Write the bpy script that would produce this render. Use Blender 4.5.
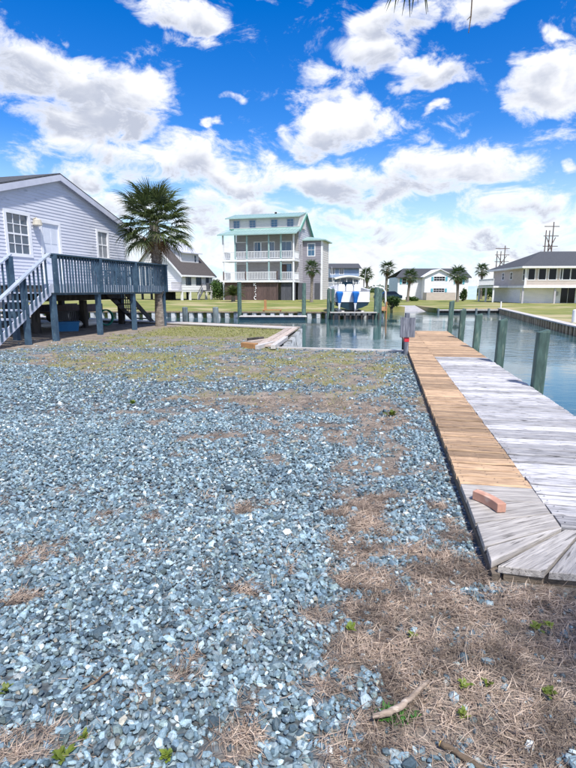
import bpy, bmesh, math, random
import numpy as np
from mathutils import Vector, Matrix, Quaternion
R = math.radians
random.seed(7); np.random.seed(7)
for o in list(bpy.data.objects): bpy.data.objects.remove(o)
scene = bpy.context.scene
COL = scene.collection

# ------------------------------------------------------------------ camera
F, H, HZ = 500.0, 1.42, 290.0            # focal length in photo pixels, eye height, horizon row (photo 576x768)
PIT = math.atan((384 - HZ) / F)
cam_d = bpy.data.cameras.new("camera"); cam = bpy.data.objects.new("camera", cam_d); COL.objects.link(cam)
cam.location = (0, 0, H); cam.rotation_euler = (R(90) - PIT, 0, 0)
cam_d.sensor_fit = 'VERTICAL'; cam_d.sensor_height = 24.0; cam_d.lens = 24.0 * F / 768.0
cam_d.clip_start = 0.05; cam_d.clip_end = 20000
scene.camera = cam
scene.render.resolution_x = 768; scene.render.resolution_y = 1024
def ray(px, py):
    X = (px - 288) / F; Y = (384 - py) / F
    return Vector((X, math.cos(PIT) + Y * math.sin(PIT), -(math.sin(PIT) - Y * math.cos(PIT))))
CAM = Vector((0, 0, H))
def G(px, py, z=0.0):                    # where the pixel's ray meets height z
    r = ray(px, py); return CAM + r * ((z - H) / r.z)
def atY(px, py, y):                      # where the pixel's ray reaches distance y
    r = ray(px, py); return CAM + r * (y / r.y)
def azel(px, py):
    r = ray(px, py).normalized(); return math.atan2(r.x, r.y), math.asin(r.z)

# ------------------------------------------------------------------ light
SUN_AZ, SUN_EL = R(160), R(58)
S = Vector((math.sin(SUN_AZ) * math.cos(SUN_EL), math.cos(SUN_AZ) * math.cos(SUN_EL), math.sin(SUN_EL)))
sl = bpy.data.lights.new("sun", 'SUN'); sl.energy = 2.6; sl.angle = R(4); sl.color = (1.0, 0.95, 0.87)
so = bpy.data.objects.new("sun", sl); COL.objects.link(so)
so.rotation_euler = S.to_track_quat('Z', 'Y').to_euler(); so.location = (10, -30, 60)
scene.view_settings.view_transform = 'Standard'; scene.view_settings.look = 'None'
scene.view_settings.exposure = 1.2; scene.view_settings.gamma = 1.0

# ------------------------------------------------------------------ world: blue sky with cumulus
W = bpy.data.worlds.new("World"); scene.world = W; W.use_nodes = True
def N(nt, t, **kw):
    n = nt.nodes.new(t)
    for k, v in kw.items():
        if k == 'ins':
            for i, val in v.items():
                s = n.inputs[i]
                if isinstance(val, bpy.types.NodeSocket): nt.links.new(val, s)
                else: s.default_value = val
        else: setattr(n, k, v)
    return n
def M_(nt, op, a, b=None, c=None, clamp=False):
    ins = {0: a}
    if b is not None: ins[1] = b
    if c is not None: ins[2] = c
    n = N(nt, 'ShaderNodeMath', operation=op, ins=ins); n.use_clamp = clamp
    return n.outputs[0]
def VM(nt, op, a, b=None):
    ins = {0: a}
    if b is not None: ins[1] = b
    return N(nt, 'ShaderNodeVectorMath', operation=op, ins=ins)
def smooth(nt, v, a, b, lo=0.0, hi=1.0):
    n = N(nt, 'ShaderNodeMapRange', interpolation_type='SMOOTHSTEP', ins={0: v, 1: a, 2: b, 3: lo, 4: hi}); return n.outputs[0]
CLOUDS = [  # px, py, rx, ry, weight (photo pixels -> directions)
 (50,72,95,48,1.0),(115,98,70,40,1.0),(15,52,60,36,.9),(60,112,70,36,.9),(85,152,75,26,.8),(160,165,75,34,.95),(100,180,70,22,.8),
 (178,6,58,24,.95),(196,38,34,16,.6),(222,107,17,8,.65),(204,126,11,10,.55),(67,20,8,11,.6),(20,24,34,16,.55),(116,48,16,10,.5),
 (345,122,58,34,1.0),(312,138,36,26,.85),(370,48,44,36,1.0),(392,12,54,32,1.0),(425,70,44,18,.9),(436,104,17,11,.7),(330,84,40,20,.75),
 (492,10,52,26,.95),(545,88,56,34,1.0),(520,108,30,28,.8),(572,70,22,30,.8),(555,42,26,8,.5),(355,182,92,30,.95),(440,170,110,28,.95),
 (566,156,14,13,.8),(250,182,48,22,.8),(270,2,16,7,.5),(505,205,80,22,.75),(230,215,70,24,.8),(120,215,60,18,.7),(350,225,80,18,.75),(500,240,90,16,.75),
 (445,135,36,9,.4),(300,100,20,10,.4)]
grp = bpy.data.node_groups.new("cloud_density", 'ShaderNodeTree')
grp.interface.new_socket("Vector", in_out='INPUT', socket_type='NodeSocketVector')
grp.interface.new_socket("Density", in_out='OUTPUT', socket_type='NodeSocketFloat'); grp.interface.new_socket("Shade", in_out='OUTPUT', socket_type='NodeSocketFloat')
gi = N(grp, 'NodeGroupInput'); go = N(grp, 'NodeGroupOutput')
dirv = VM(grp, 'NORMALIZE', gi.outputs[0]).outputs[0]
sp = N(grp, 'ShaderNodeSeparateXYZ', ins={0: dirv})
warp = N(grp, 'ShaderNodeTexNoise', ins={'Vector': dirv, 'Scale': 9.0, 'Detail': 4.0})
wv = VM(grp, 'SCALE', VM(grp, 'SUBTRACT', warp.outputs['Color'], (0.5, 0.5, 0.5)).outputs[0]); wv.inputs['Scale'].default_value = 0.13
az = M_(grp, 'ARCTAN2', sp.outputs[0], sp.outputs[1]); el = M_(grp, 'ARCSINE', sp.outputs[2])
ae = N(grp, 'ShaderNodeCombineXYZ', ins={0: az, 1: el, 2: 0.0}).outputs[0]
aew = VM(grp, 'ADD', ae, wv.outputs[0]).outputs[0]
aew = VM(grp, 'MULTIPLY', aew, (1, 1, 0)).outputs[0]
field = None; under = None
for (px, py, rx, ry, w) in CLOUDS:
    a0, e0 = azel(px, py); a1, _ = azel(px + rx, py); _, e1 = azel(px, py - ry)
    q = VM(grp, 'MULTIPLY', VM(grp, 'SUBTRACT', aew, (a0, e0, 0)).outputs[0], (1 / abs(a1 - a0), 1 / abs(e1 - e0), 0)).outputs[0]
    b = M_(grp, 'MULTIPLY', M_(grp, 'SUBTRACT', 1.25, VM(grp, 'DOT_PRODUCT', q, q).outputs['Value'], clamp=True), w)
    field = b if field is None else M_(grp, 'SMOOTH_MAX', field, b, 0.15)
    qy = N(grp, 'ShaderNodeSeparateXYZ', ins={0: q}).outputs[1]
    ub = M_(grp, 'MULTIPLY', b, M_(grp, 'MULTIPLY_ADD', qy, -0.75, 0.45, clamp=True)) if ry > 15 else None
    if ub is not None: under = ub if under is None else M_(grp, 'MAXIMUM', under, ub)
# low bank of cloud toward the horizon, and the same kind of clouds all round outside the frame
low = M_(grp, 'MULTIPLY', smooth(grp, el, 0.23, 0.04), 0.78)
field = M_(grp, 'MAXIMUM', field, low)
gen = N(grp, 'ShaderNodeTexNoise', ins={'Vector': dirv, 'Scale': 2.6, 'Detail': 3.0}).outputs['Fac']
gen = smooth(grp, gen, 0.44, 0.62)
outm = M_(grp, 'MAXIMUM', smooth(grp, M_(grp, 'ABSOLUTE', az), 0.58, 0.8), smooth(grp, el, 0.5, 0.68))
field = M_(grp, 'MAXIMUM', field, M_(grp, 'MULTIPLY', gen, outm))
st = VM(grp, 'MULTIPLY', dirv, (1, 1, 1.9)).outputs[0]
fb = N(grp, 'ShaderNodeTexNoise', ins={'Vector': st, 'Scale': 11.0, 'Detail': 9.0, 'Roughness': 0.68, 'Distortion': 0.45}).outputs['Fac']
d = M_(grp, 'ADD', field, M_(grp, 'MULTIPLY', M_(grp, 'SUBTRACT', fb, 0.5), 2.9))
grp.links.new(d, go.inputs[0])
so2 = VM(grp, 'ADD', st, (0.02, 0.0, 0.075)).outputs[0]
fb2 = N(grp, 'ShaderNodeTexNoise', ins={'Vector': so2, 'Scale': 6.0, 'Detail': 5.0, 'Roughness': 0.6}).outputs['Fac']
d2 = M_(grp, 'ADD', M_(grp, 'MULTIPLY', M_(grp, 'ADD', under, M_(grp, 'MULTIPLY', low, .35)), 1.5), M_(grp, 'MULTIPLY', M_(grp, 'SUBTRACT', fb2, 0.5), 2.6))
grp.links.new(d2, go.inputs[1])

wt = W.node_tree; wt.nodes.clear()
tc = N(wt, 'ShaderNodeTexCoord').outputs['Generated']
sky = N(wt, 'ShaderNodeTexSky', sky_type='NISHITA')
sky.sun_disc = False; sky.sun_elevation = SUN_EL; sky.sun_rotation = SUN_AZ; sky.altitude = 0; sky.air_density = 1.0; sky.dust_density = 0.35; sky.ozone_density = 2.2
hsv = N(wt, 'ShaderNodeHueSaturation', ins={'Hue': 0.515, 'Saturation': 1.5, 'Value': 1.42, 'Color': sky.outputs[0]})
elv = N(wt, 'ShaderNodeSeparateXYZ', ins={0: VM(wt, 'NORMALIZE', tc).outputs[0]}).outputs[2]
hz = N(wt, 'ShaderNodeMix', data_type='RGBA', ins={0: smooth(wt, elv, .28, .0), 6: hsv.outputs[0]}); hz.inputs[7].default_value = (5.2, 7.0, 8.4, 1)
g1 = N(wt, 'ShaderNodeGroup'); g1.node_tree = grp; wt.links.new(tc, g1.inputs[0])
alpha = smooth(wt, g1.outputs[0], 0.22, 1.02)
shade = M_(wt, 'MULTIPLY', smooth(wt, g1.outputs[1], 0.15, 1.15), smooth(wt, g1.outputs[0], 0.55, 1.15))
ccol = N(wt, 'ShaderNodeMix', data_type='RGBA', ins={0: shade})
ccol.inputs[6].default_value = (8.0, 8.1, 8.4, 1); ccol.inputs[7].default_value = (4.1, 4.45, 5.4, 1)
mixc = N(wt, 'ShaderNodeMix', data_type='RGBA', ins={0: alpha, 6: hz.outputs[2], 7: ccol.outputs[2]})
bg = N(wt, 'ShaderNodeBackground', ins={'Color': mixc.outputs[2], 'Strength': 0.06})
wt.links.new(bg.outputs[0], N(wt, 'ShaderNodeOutputWorld').inputs[0])
W.cycles.sampling_method = 'MANUAL'; W.cycles.sample_map_resolution = 512

# ------------------------------------------------------------------ materials
MATS = {}
def mat(name, c1, c2=None, scale=4.0, rough=0.7, bump=0.0, bscale=None, stretch=(1, 1, 1), rnd=0.0, metal=0.0, spec=0.5, detail=6.0, lo=0.35, hi=0.65, c3=None, s3=20.0, f3=(0.58, 0.7)):
    """Noise mix of two base colours (+ a third as stains), optional per-object brightness change and bump."""
    if name in MATS: return MATS[name]
    m = bpy.data.materials.new(name); m.use_nodes = True; nt = m.node_tree
    b = nt.nodes['Principled BSDF']; b.inputs['Roughness'].default_value = rough; b.inputs['Metallic'].default_value = metal
    b.inputs['Specular IOR Level'].default_value = spec
    co = N(nt, 'ShaderNodeTexCoord').outputs['Object']
    oi = N(nt, 'ShaderNodeObjectInfo').outputs['Random']
    offv = N(nt, 'ShaderNodeCombineXYZ', ins={0: M_(nt, 'MULTIPLY', oi, 37.0), 1: M_(nt, 'MULTIPLY', oi, 91.0), 2: M_(nt, 'MULTIPLY', oi, 13.0)}).outputs[0]
    v = VM(nt, 'MULTIPLY', VM(nt, 'ADD', co, offv).outputs[0], stretch).outputs[0]
    col = None
    n1 = N(nt, 'ShaderNodeTexNoise', ins={'Vector': v, 'Scale': scale, 'Detail': detail, 'Roughness': 0.6})
    if c2 is None: c2 = tuple(x * 0.8 for x in c1)
    mx = N(nt, 'ShaderNodeMix', data_type='RGBA', ins={0: smooth(nt, n1.outputs['Fac'], lo, hi)})
    mx.inputs[6].default_value = (*c1, 1); mx.inputs[7].default_value = (*c2, 1); col = mx.outputs[2]
    if c3:
        n3 = N(nt, 'ShaderNodeTexNoise', ins={'Vector': v, 'Scale': s3, 'Detail': 5.0})
        m3 = N(nt, 'ShaderNodeMix', data_type='RGBA', ins={0: smooth(nt, n3.outputs['Fac'], *f3), 6: col}); m3.inputs[7].default_value = (*c3, 1); col = m3.outputs[2]
    if rnd:
        hs = N(nt, 'ShaderNodeHueSaturation', ins={'Color': col, 'Value': M_(nt, 'ADD', M_(nt, 'MULTIPLY', oi, 2 * rnd), 1 - rnd)}); col = hs.outputs[0]
    nt.links.new(col, b.inputs['Base Color'])
    if bump:
        nb = N(nt, 'ShaderNodeTexNoise', ins={'Vector': v, 'Scale': bscale or scale * 3, 'Detail': 8.0, 'Roughness': 0.65})
        bp = N(nt, 'ShaderNodeBump', ins={'Strength': bump, 'Distance': 0.01, 'Height': nb.outputs['Fac']}); nt.links.new(bp.outputs[0], b.inputs['Normal'])
    MATS[name] = m; return m
# dock timber: grain runs along local X
GR = (1.2, 16, 16)
m_tan = mat('tan_plank', (.50, .345, .215), (.30, .195, .12), 3.0, .8, .5, 9, GR, rnd=.36, c3=(.15, .10, .07), s3=5, f3=(.54, .72))
m_grey = mat('grey_plank', (.56, .555, .575), (.33, .325, .34), 3.2, .85, .6, 9, GR, rnd=.34, c3=(.10, .10, .11), s3=6, f3=(.53, .68))
m_greyw = mat('grey_end_plank', (.50, .47, .44), (.31, .29, .275), 2.6, .85, .7, 7, GR, rnd=.12, c3=(.12, .11, .10), s3=5, f3=(.54, .70))
m_skirt = mat('skirt_timber', (.20, .16, .12), (.09, .075, .06), 3, .85, .6, 9, GR, c3=(.05, .04, .035))
m_greenpost = mat('treated_post', (.085, .155, .135), (.045, .085, .075), 5, .75, .5, 12, (3, 3, .6), rnd=.15, c3=(.20, .26, .21), s3=6, f3=(.55, .75))
m_pile = mat('dark_pile', (.075, .065, .06), (.03, .027, .026), 4, .85, .5, 10, (2, 2, .5), rnd=.2)
m_piling_pale = mat('pale_piling', (.20, .25, .27), (.11, .14, .15), 5, .8, .4, 12, (3, 3, .6), rnd=.15)
m_slate = mat('slate_blue_paint', (.050, .100, .155), (.028, .062, .105), 5, .6, .25, 20, (1, 1, 1), rnd=.15, c3=(.14, .20, .24), s3=9, f3=(.62, .75))
m_lav = mat('pale_rim_paint', (.50, .54, .64), (.38, .42, .52), 4, .65, .2, 15, rnd=.08)
m_railtop = mat('pale_rail_paint', (.36, .41, .50), (.27, .32, .41), 4, .65, .2, 15)
m_nail = mat('nail_head', (.10, .085, .075), (.06, .05, .045), 20, .6, metal=.5)
m_siding = mat('grey_siding', (.60, .62, .70), (.55, .57, .65), 1.2, .55, .08, 30, (1, 1, 3), c3=(.30, .33, .40), s3=3, f3=(.6, .8))
m_white = mat('white_trim', (.78, .79, .82), (.68, .70, .74), 2, .5, .05, 20)
m_rake = mat('rake_trim', (.56, .58, .67), (.48, .50, .59), 2, .55, .05, 20)
m_shingle = mat('grey_shingle', (.07, .075, .085), (.042, .046, .055), 14, .9, .5, 30, rnd=.1)
m_brownroof = mat('brown_shingle', (.085, .075, .075), (.055, .05, .052), 10, .9, .4, 25)
m_greenroof = mat('green_metal_roof', (.30, .44, .42), (.25, .38, .37), 1.5, .4, .05, 10)
m_greentrim = mat('green_trim', (.06, .27, .20), (.045, .21, .16), 3, .5)
m_bluegrn = mat('pale_green_post', (.30, .44, .44), (.24, .36, .37), 3, .5)
m_cream = mat('cream_siding', (.60, .57, .55), (.53, .505, .50), 1.5, .6, .1, 20, (1, 1, 4))
m_gablegrey = mat('lavender_siding', (.46, .45, .49), (.40, .39, .435), 1.5, .6, .1, 20, (1, 1, 4))
m_wing_shade = mat('shaded_wing_siding', (.28, .27, .32), (.23, .225, .27), 1.5, .6, .1, 20, (1, 1, 4))  # darker copy of the wing's cream siding, its shade put into the colour
m_porch_shade = mat('shaded_porch_wall', (.36, .345, .345), (.30, .29, .295), 1.5, .7, .1, 20, (1, 1, 4))  # siding under the porches, with the porch shade mixed into its base colour
m_lattice = mat('brown_board', (.115, .075, .07), (.07, .048, .047), 3, .8, .3, 12, (6, 6, .6), rnd=.2)
m_slateboard = mat('slate_board', (.10, .105, .13), (.065, .07, .09), 3, .8, .3, 12, (6, 6, .6), rnd=.15)
m_tan_s = mat('tan_siding', (.50, .44, .40), (.44, .385, .35), 1.5, .6, .1, 20, (1, 1, 4))
m_whitewall = mat('white_wall', (.76, .77, .80), (.69, .70, .74), 1.0, .6, .06, 12, (1, 1, 3))
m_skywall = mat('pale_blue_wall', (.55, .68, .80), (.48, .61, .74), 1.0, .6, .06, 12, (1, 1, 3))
m_bluewall = mat('grey_blue_wall', (.30, .40, .55), (.25, .34, .48), 1.0, .6, .06, 12, (1, 1, 3))
m_teal = mat('teal_shutter', (.10, .42, .52), (.08, .34, .43), 3, .5)
m_door = mat('door_paint', (.66, .70, .78), (.58, .62, .70), 2, .45, .03)
m_metal = mat('grey_metal', (.32, .33, .35), (.22, .23, .25), 8, .4, metal=.7)
m_black = mat('black_rubber', (.015, .015, .017), (.025, .025, .027), 8, .6)
m_dark = mat('dark_void', (.02, .021, .025), (.012, .012, .015), 3, .7)
m_gel = mat('white_gelcoat', (.80, .81, .83), (.74, .75, .78), 2, .2)
m_hull = mat('navy_hull', (.010, .035, .06), (.008, .026, .046), 2, .2)
m_cobalt = mat('cobalt_cowl', (.02, .16, .52), (.015, .12, .42), 3, .2)
m_canvas = mat('cream_canvas', (.66, .65, .55), (.56, .56, .46), 4, .8)
m_conc = mat('concrete', (.42, .41, .41), (.33, .325, .33), 3, .85, .3, 14)
m_vinyl = mat('white_sheet_pile', (.62, .64, .66), (.40, .42, .44), 1.6, .5, .15, 9, (1, 1, 2.5), c3=(.16, .16, .15), s3=2.2, f3=(.55, .72))
m_cap = mat('cap_plank', (.50, .42, .36), (.36, .30, .26), 3.0, .85, .5, 9, GR, rnd=.12, c3=(.20, .16, .13), s3=6)
m_capw = mat('pale_cap', (.56, .54, .52), (.42, .40, .385), 3.0, .85, .4, 9, GR, rnd=.1)
m_timbw = mat('timber_bulkhead', (.30, .24, .17), (.16, .12, .085), 3, .9, .5, 9, (6, 6, .8), c3=(.05, .045, .04))
m_ochre = mat('ochre_pile', (.55, .45, .31), (.40, .31, .20), 3, .85, .3, 9, (3, 3, .7), rnd=.2)
m_brick = mat('pink_brick', (.52, .285, .21), (.44, .235, .17), 14, .9, .5, 60, c3=(.60, .42, .33), s3=9, f3=(.56, .72))
m_drift = mat('driftwood', (.40, .32, .26), (.24, .19, .15), 5, .9, .7, 22, (1, 9, 9), c3=(.52, .45, .38), s3=6)
m_bark = mat('branch_bark', (.20, .145, .10), (.11, .08, .055), 6, .9, .7, 22, (1, 6, 6))
m_cutwood = mat('cut_wood', (.62, .42, .13), (.52, .34, .10), 20, .8)
m_signw = mat('weathered_sign', (.18, .195, .24), (.085, .095, .125), 3, .85, .6, 12, (9, 9, .8), c3=(.30, .32, .37), s3=4, f3=(.55, .72))
m_red = mat('red_reflector', (.60, .03, .05), (.5, .02, .04), 4, .4)
m_tube_blue = mat('blue_plastic', (.03, .22, .50), (.025, .18, .42), 4, .5)
m_greenhose = mat('green_hose', (.03, .30, .22), (.025, .24, .18), 4, .5)
m_palmt = mat('palm_trunk', (.27, .235, .205), (.13, .11, .095), 7, .95, .9, 16, (1, 1, 2.2), c3=(.36, .32, .28), s3=9)
m_orangewood = mat('orange_wood', (.42, .22, .09), (.32, .165, .07), 4, .8, .3, 12, (1, 6, 6))
m_lamp = mat('lamp_cream', (.55, .52, .44), (.45, .42, .35), 5, .6)
def glassmat(name, c, rough=.06, ior=1.8):
    m = bpy.data.materials.new(name); m.use_nodes = True; b = m.node_tree.nodes['Principled BSDF']
    nt = m.node_tree; co = N(nt, 'ShaderNodeTexCoord').outputs['Object']
    n1 = N(nt, 'ShaderNodeTexNoise', ins={'Vector': co, 'Scale': 1.3, 'Detail': 2.0})
    mx = N(nt, 'ShaderNodeMix', data_type='RGBA', ins={0: n1.outputs['Fac']}); mx.inputs[6].default_value = (*c, 1); mx.inputs[7].default_value = (*[x * .6 for x in c], 1)
    nt.links.new(mx.outputs[2], b.inputs['Base Color'])
    b.inputs['Roughness'].default_value = rough; b.inputs['IOR'].default_value = ior
    bp = N(nt, 'ShaderNodeBump', ins={'Strength': .06, 'Distance': .02, 'Height': n1.outputs['Fac']}); nt.links.new(bp.outputs[0], b.inputs['Normal'])
    return m
m_glass = glassmat('window_glass', (.06, .10, .15)); m_glassblue = glassmat('blue_window_glass', (.03, .13, .26)); m_glassdark = glassmat('dark_window_glass', (.012, .016, .024), .08, 1.33)
m_glasscurt = glassmat('curtained_glass', (.22, .24, .28), .12)

def leafmat(name, c1, c2, trans=.25, rnd=.25, patch=None):
    m = bpy.data.materials.new(name); m.use_nodes = True; nt = m.node_tree; b = nt.nodes['Principled BSDF']
    ge = N(nt, 'ShaderNodeNewGeometry').outputs['Random Per Island']
    oi = N(nt, 'ShaderNodeObjectInfo').outputs['Random']
    mx = N(nt, 'ShaderNodeMix', data_type='RGBA', ins={0: ge}); mx.inputs[6].default_value = (*c1, 1); mx.inputs[7].default_value = (*c2, 1)
    val = M_(nt, 'ADD', M_(nt, 'MULTIPLY', oi, 2 * rnd), 1 - rnd)
    if patch:                                # mats of older, darker thatch
        pn_ = N(nt, 'ShaderNodeTexNoise', ins={'Vector': N(nt, 'ShaderNodeTexCoord').outputs['Object'], 'Scale': patch, 'Detail': 4.0, 'Roughness': .65})
        val = M_(nt, 'MULTIPLY', val, smooth(nt, pn_.outputs['Fac'], .36, .62, .42, 1.2))
    hs = N(nt, 'ShaderNodeHueSaturation', ins={'Color': mx.outputs[2], 'Value': val})
    nt.links.new(hs.outputs[0], b.inputs['Base Color']); b.inputs['Roughness'].default_value = .55
    tr = N(nt, 'ShaderNodeBsdfTranslucent', ins={'Color': hs.outputs[0]})
    ms = N(nt, 'ShaderNodeMixShader', ins={0: trans, 1: b.outputs[0], 2: tr.outputs[0]})
    nt.links.new(ms.outputs[0], nt.nodes['Material Output'].inputs[0]); return m
m_frond = leafmat('palm_green', (.05, .085, .025), (.12, .15, .05), .3)
m_frondfar = leafmat('palm_far_green', (.035, .075, .02), (.06, .105, .03), .25)
m_dead = leafmat('palm_dead', (.20, .12, .055), (.12, .07, .035), .2)
m_leaf = leafmat('shrub_leaf', (.03, .075, .015), (.075, .14, .03), .3)
m_sagofr = leafmat('sago_leaf', (.035, .07, .018), (.10, .13, .03), .25)
m_straw = leafmat('dry_straw', (.58, .47, .37), (.19, .13, .095), .15, 0, 5.0)
m_grassb = leafmat('grass_blade', (.17, .21, .04), (.36, .33, .13), .3, 0)
m_weed = leafmat('weed_leaf', (.08, .15, .02), (.19, .24, .035), .3, .2)

# ------------------------------------------------------------------ mesh helpers
class MB:
    def __init__(s): s.v = []; s.f = []
    def add(s, vs, fs):
        n = len(s.v); s.v += [tuple(v) for v in vs]; s.f += [tuple(i + n for i in f) for f in fs]; return s
    def box(s, x0, x1, y0, y1, z0, z1):
        return s.add([(x0,y0,z0),(x1,y0,z0),(x1,y1,z0),(x0,y1,z0),(x0,y0,z1),(x1,y0,z1),(x1,y1,z1),(x0,y1,z1)],
              [(0,3,2,1),(4,5,6,7),(0,1,5,4),(1,2,6,5),(2,3,7,6),(3,0,4,7)])
    def beam(s, p0, p1, w, h, up=(0, 0, 1)):      # rectangular bar from p0 to p1, w sideways, h along up
        p0, p1 = Vector(p0), Vector(p1); d = (p1 - p0).normalized(); upv = Vector(up)
        sd = d.cross(upv)
        if sd.length < 1e-4: sd = d.cross(Vector((1, 0, 0)))
        sd.normalize(); u2 = sd.cross(d).normalized()
        c = [(-1,-1),(1,-1),(1,1),(-1,1)]
        vs = [p + sd * (a * w / 2) + u2 * (b * h / 2) for p in (p0, p1) for a, b in c]
        return s.add(vs, [(0,3,2,1),(4,5,6,7),(0,1,5,4),(1,2,6,5),(2,3,7,6),(3,0,4,7)])
    def tube(s, pts, rads, n=8, cap=True):
        pts = [Vector(p) for p in pts]; rings = []; vs = []; fs = []
        if not hasattr(rads, '__len__'): rads = [rads] * len(pts)
        ref = None
        for i, p in enumerate(pts):
            d = (pts[min(i + 1, len(pts) - 1)] - pts[max(i - 1, 0)]).normalized()
            if ref is None: ref = d.orthogonal().normalized()
            a = (ref - d * ref.dot(d)).normalized(); b = d.cross(a); ref = a
            for k in range(n):
                t = 2 * math.pi * k / n; vs.append(p + (a * math.cos(t) + b * math.sin(t)) * rads[i])
        for i in range(len(pts) - 1):
            for k in range(n): fs.append((i*n+k, i*n+(k+1)%n, (i+1)*n+(k+1)%n, (i+1)*n+k))
        if cap: fs.append(tuple(reversed(range(n)))); fs.append(tuple(range((len(pts)-1)*n, len(pts)*n)))
        return s.add(vs, fs)
    def prism(s, poly, a0, a1, axis='y'):         # poly in the plane normal to axis
        def mk(p, a):
            return {'y': (p[0], a, p[1]), 'x': (a, p[0], p[1]), 'z': (p[0], p[1], a)}[axis]
        n = len(poly); vs = [mk(p, a0) for p in poly] + [mk(p, a1) for p in poly]
        fs = [tuple(range(n)), tuple(reversed(range(n, 2*n)))] + [(i, (i+1)%n + 0, (i+1)%n + n, i+n)[::-1] for i in range(n)]
        return s.add(vs, fs)
    def loft(s, secs, close=True, cap=True):      # list of equal-length sections
        n = len(secs[0]); vs = [p for q in secs for p in q]; fs = []
        for i in range(len(secs) - 1):
            for k in range(n if close else n - 1): fs.append((i*n+k, i*n+(k+1)%n, (i+1)*n+(k+1)%n, (i+1)*n+k))
        if cap: fs.append(tuple(reversed(range(n)))); fs.append(tuple(range((len(secs)-1)*n, len(secs)*n)))
        return s.add(vs, fs)
    def mesh(s, name, m, smooth=False):
        me = bpy.data.meshes.new(name); me.from_pydata(s.v, [], s.f); me.update()
        bm = bmesh.new(); bm.from_mesh(me); bmesh.ops.recalc_face_normals(bm, faces=bm.faces); bm.to_mesh(me); bm.free()
        if m: me.materials.append(m)
        if smooth:
            for p in me.polygons: p.use_smooth = True
        return me
    def build(s, name, m, parent=None, loc=(0, 0, 0), rot=(0, 0, 0), smooth=False, bevel=0, kind=None):
        o = link(name, s.mesh(name, m, smooth), parent, loc, rot)
        if bevel:
            b = o.modifiers.new('bevel', 'BEVEL'); b.width = bevel; b.segments = 2; b.limit_method = 'ANGLE'
        if kind: o['kind'] = kind
        return o
def link(name, me, parent=None, loc=(0, 0, 0), rot=(0, 0, 0), scale=(1, 1, 1)):
    o = bpy.data.objects.new(name, me); COL.objects.link(o); o.parent = parent
    o.location = loc; o.rotation_euler = rot; o.scale = scale; return o
def thing(name, label, cat, loc=(0, 0, 0), rotz=0.0, group=None):
    o = link(name, None, None, loc, (0, 0, rotz)); o.empty_display_size = .2
    return tag(o, label, cat, group)
def tag(o, label, cat, group=None):
    o['label'] = label; o['category'] = cat
    if group: o['group'] = group
    return o
def np_mesh(name, V, Fc, m, smooth=False, attrs=None):
    """V (n,3), Fc (m,k) arrays -> mesh; attrs: name -> per-vertex float array or (n,3) colours"""
    me = bpy.data.meshes.new(name); V = np.ascontiguousarray(V, dtype=np.float32); Fc = np.ascontiguousarray(Fc, dtype=np.int32)
    k = Fc.shape[1]; me.vertices.add(len(V)); me.vertices.foreach_set('co', V.ravel())
    me.loops.add(Fc.size); me.loops.foreach_set('vertex_index', Fc.ravel())
    me.polygons.add(len(Fc)); me.polygons.foreach_set('loop_start', np.arange(0, Fc.size, k, dtype=np.int32))
    me.polygons.foreach_set('loop_total', np.full(len(Fc), k, dtype=np.int32))
    me.update(calc_edges=True)
    me.polygons.foreach_set('use_smooth', np.full(len(Fc), smooth))
    for an, a in (attrs or {}).items():
        if a.ndim == 1:
            at = me.attributes.new(an, 'FLOAT', 'POINT'); at.data.foreach_set('value', a.astype(np.float32))
        else:
            at = me.attributes.new(an, 'FLOAT_COLOR', 'POINT'); at.data.foreach_set('color', np.c_[a, np.ones(len(a))].astype(np.float32).ravel())
    if m: me.materials.append(m)
    return me
# value noise for python-side masks
_tab = np.random.RandomState(3).rand(256, 256)
def vnoise(x, y):
    xi = np.floor(x).astype(int); yi = np.floor(y).astype(int); fx = x - xi; fy = y - yi
    fx = fx*fx*(3-2*fx); fy = fy*fy*(3-2*fy); t = lambda a, b: _tab[a & 255, b & 255]
    return (t(xi,yi)*(1-fx)+t(xi+1,yi)*fx)*(1-fy)+(t(xi,yi+1)*(1-fx)+t(xi+1,yi+1)*fx)*fy
def fbm(x, y, o=4):
    s = 0; a = .5; tot = 0
    for i in range(o): s = s + a*vnoise(x*2**i + 17*i, y*2**i + 5*i); tot += a; a *= .5
    return s / tot
def sstep(a, b, x):
    t = np.clip((x - a) / (b - a), 0, 1); return t*t*(3-2*t)

# ================================================================== SETTING
def inpoly(x, y, poly):
    ins = np.zeros(x.shape, bool); n = len(poly)
    for i in range(n):
        x0, y0 = poly[i]; x1, y1 = poly[(i + 1) % n]
        if y0 == y1: continue
        c = ((y0 > y) != (y1 > y)) & (x < (x1 - x0) * (y - y0) / (y1 - y0) + x0); ins ^= c
    return ins
DS = 0.19                                   # dock runs along x = k + DS * y
SH_D = (3.0, 11.55); SH_C = (-.40, 12.35); SH_B = (.42, 18.7); SH_A = (-16.0, 28.5)
LOT = [(1.25 + DS*2.8, 2.8), (1.25 + DS*11.5, 11.5), SH_D, SH_C, SH_B, SH_A, (-70, 50), (-70, -30), (30, -30), (30, -3), (7.5, 1.2), (5.0, 2.3)]
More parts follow.
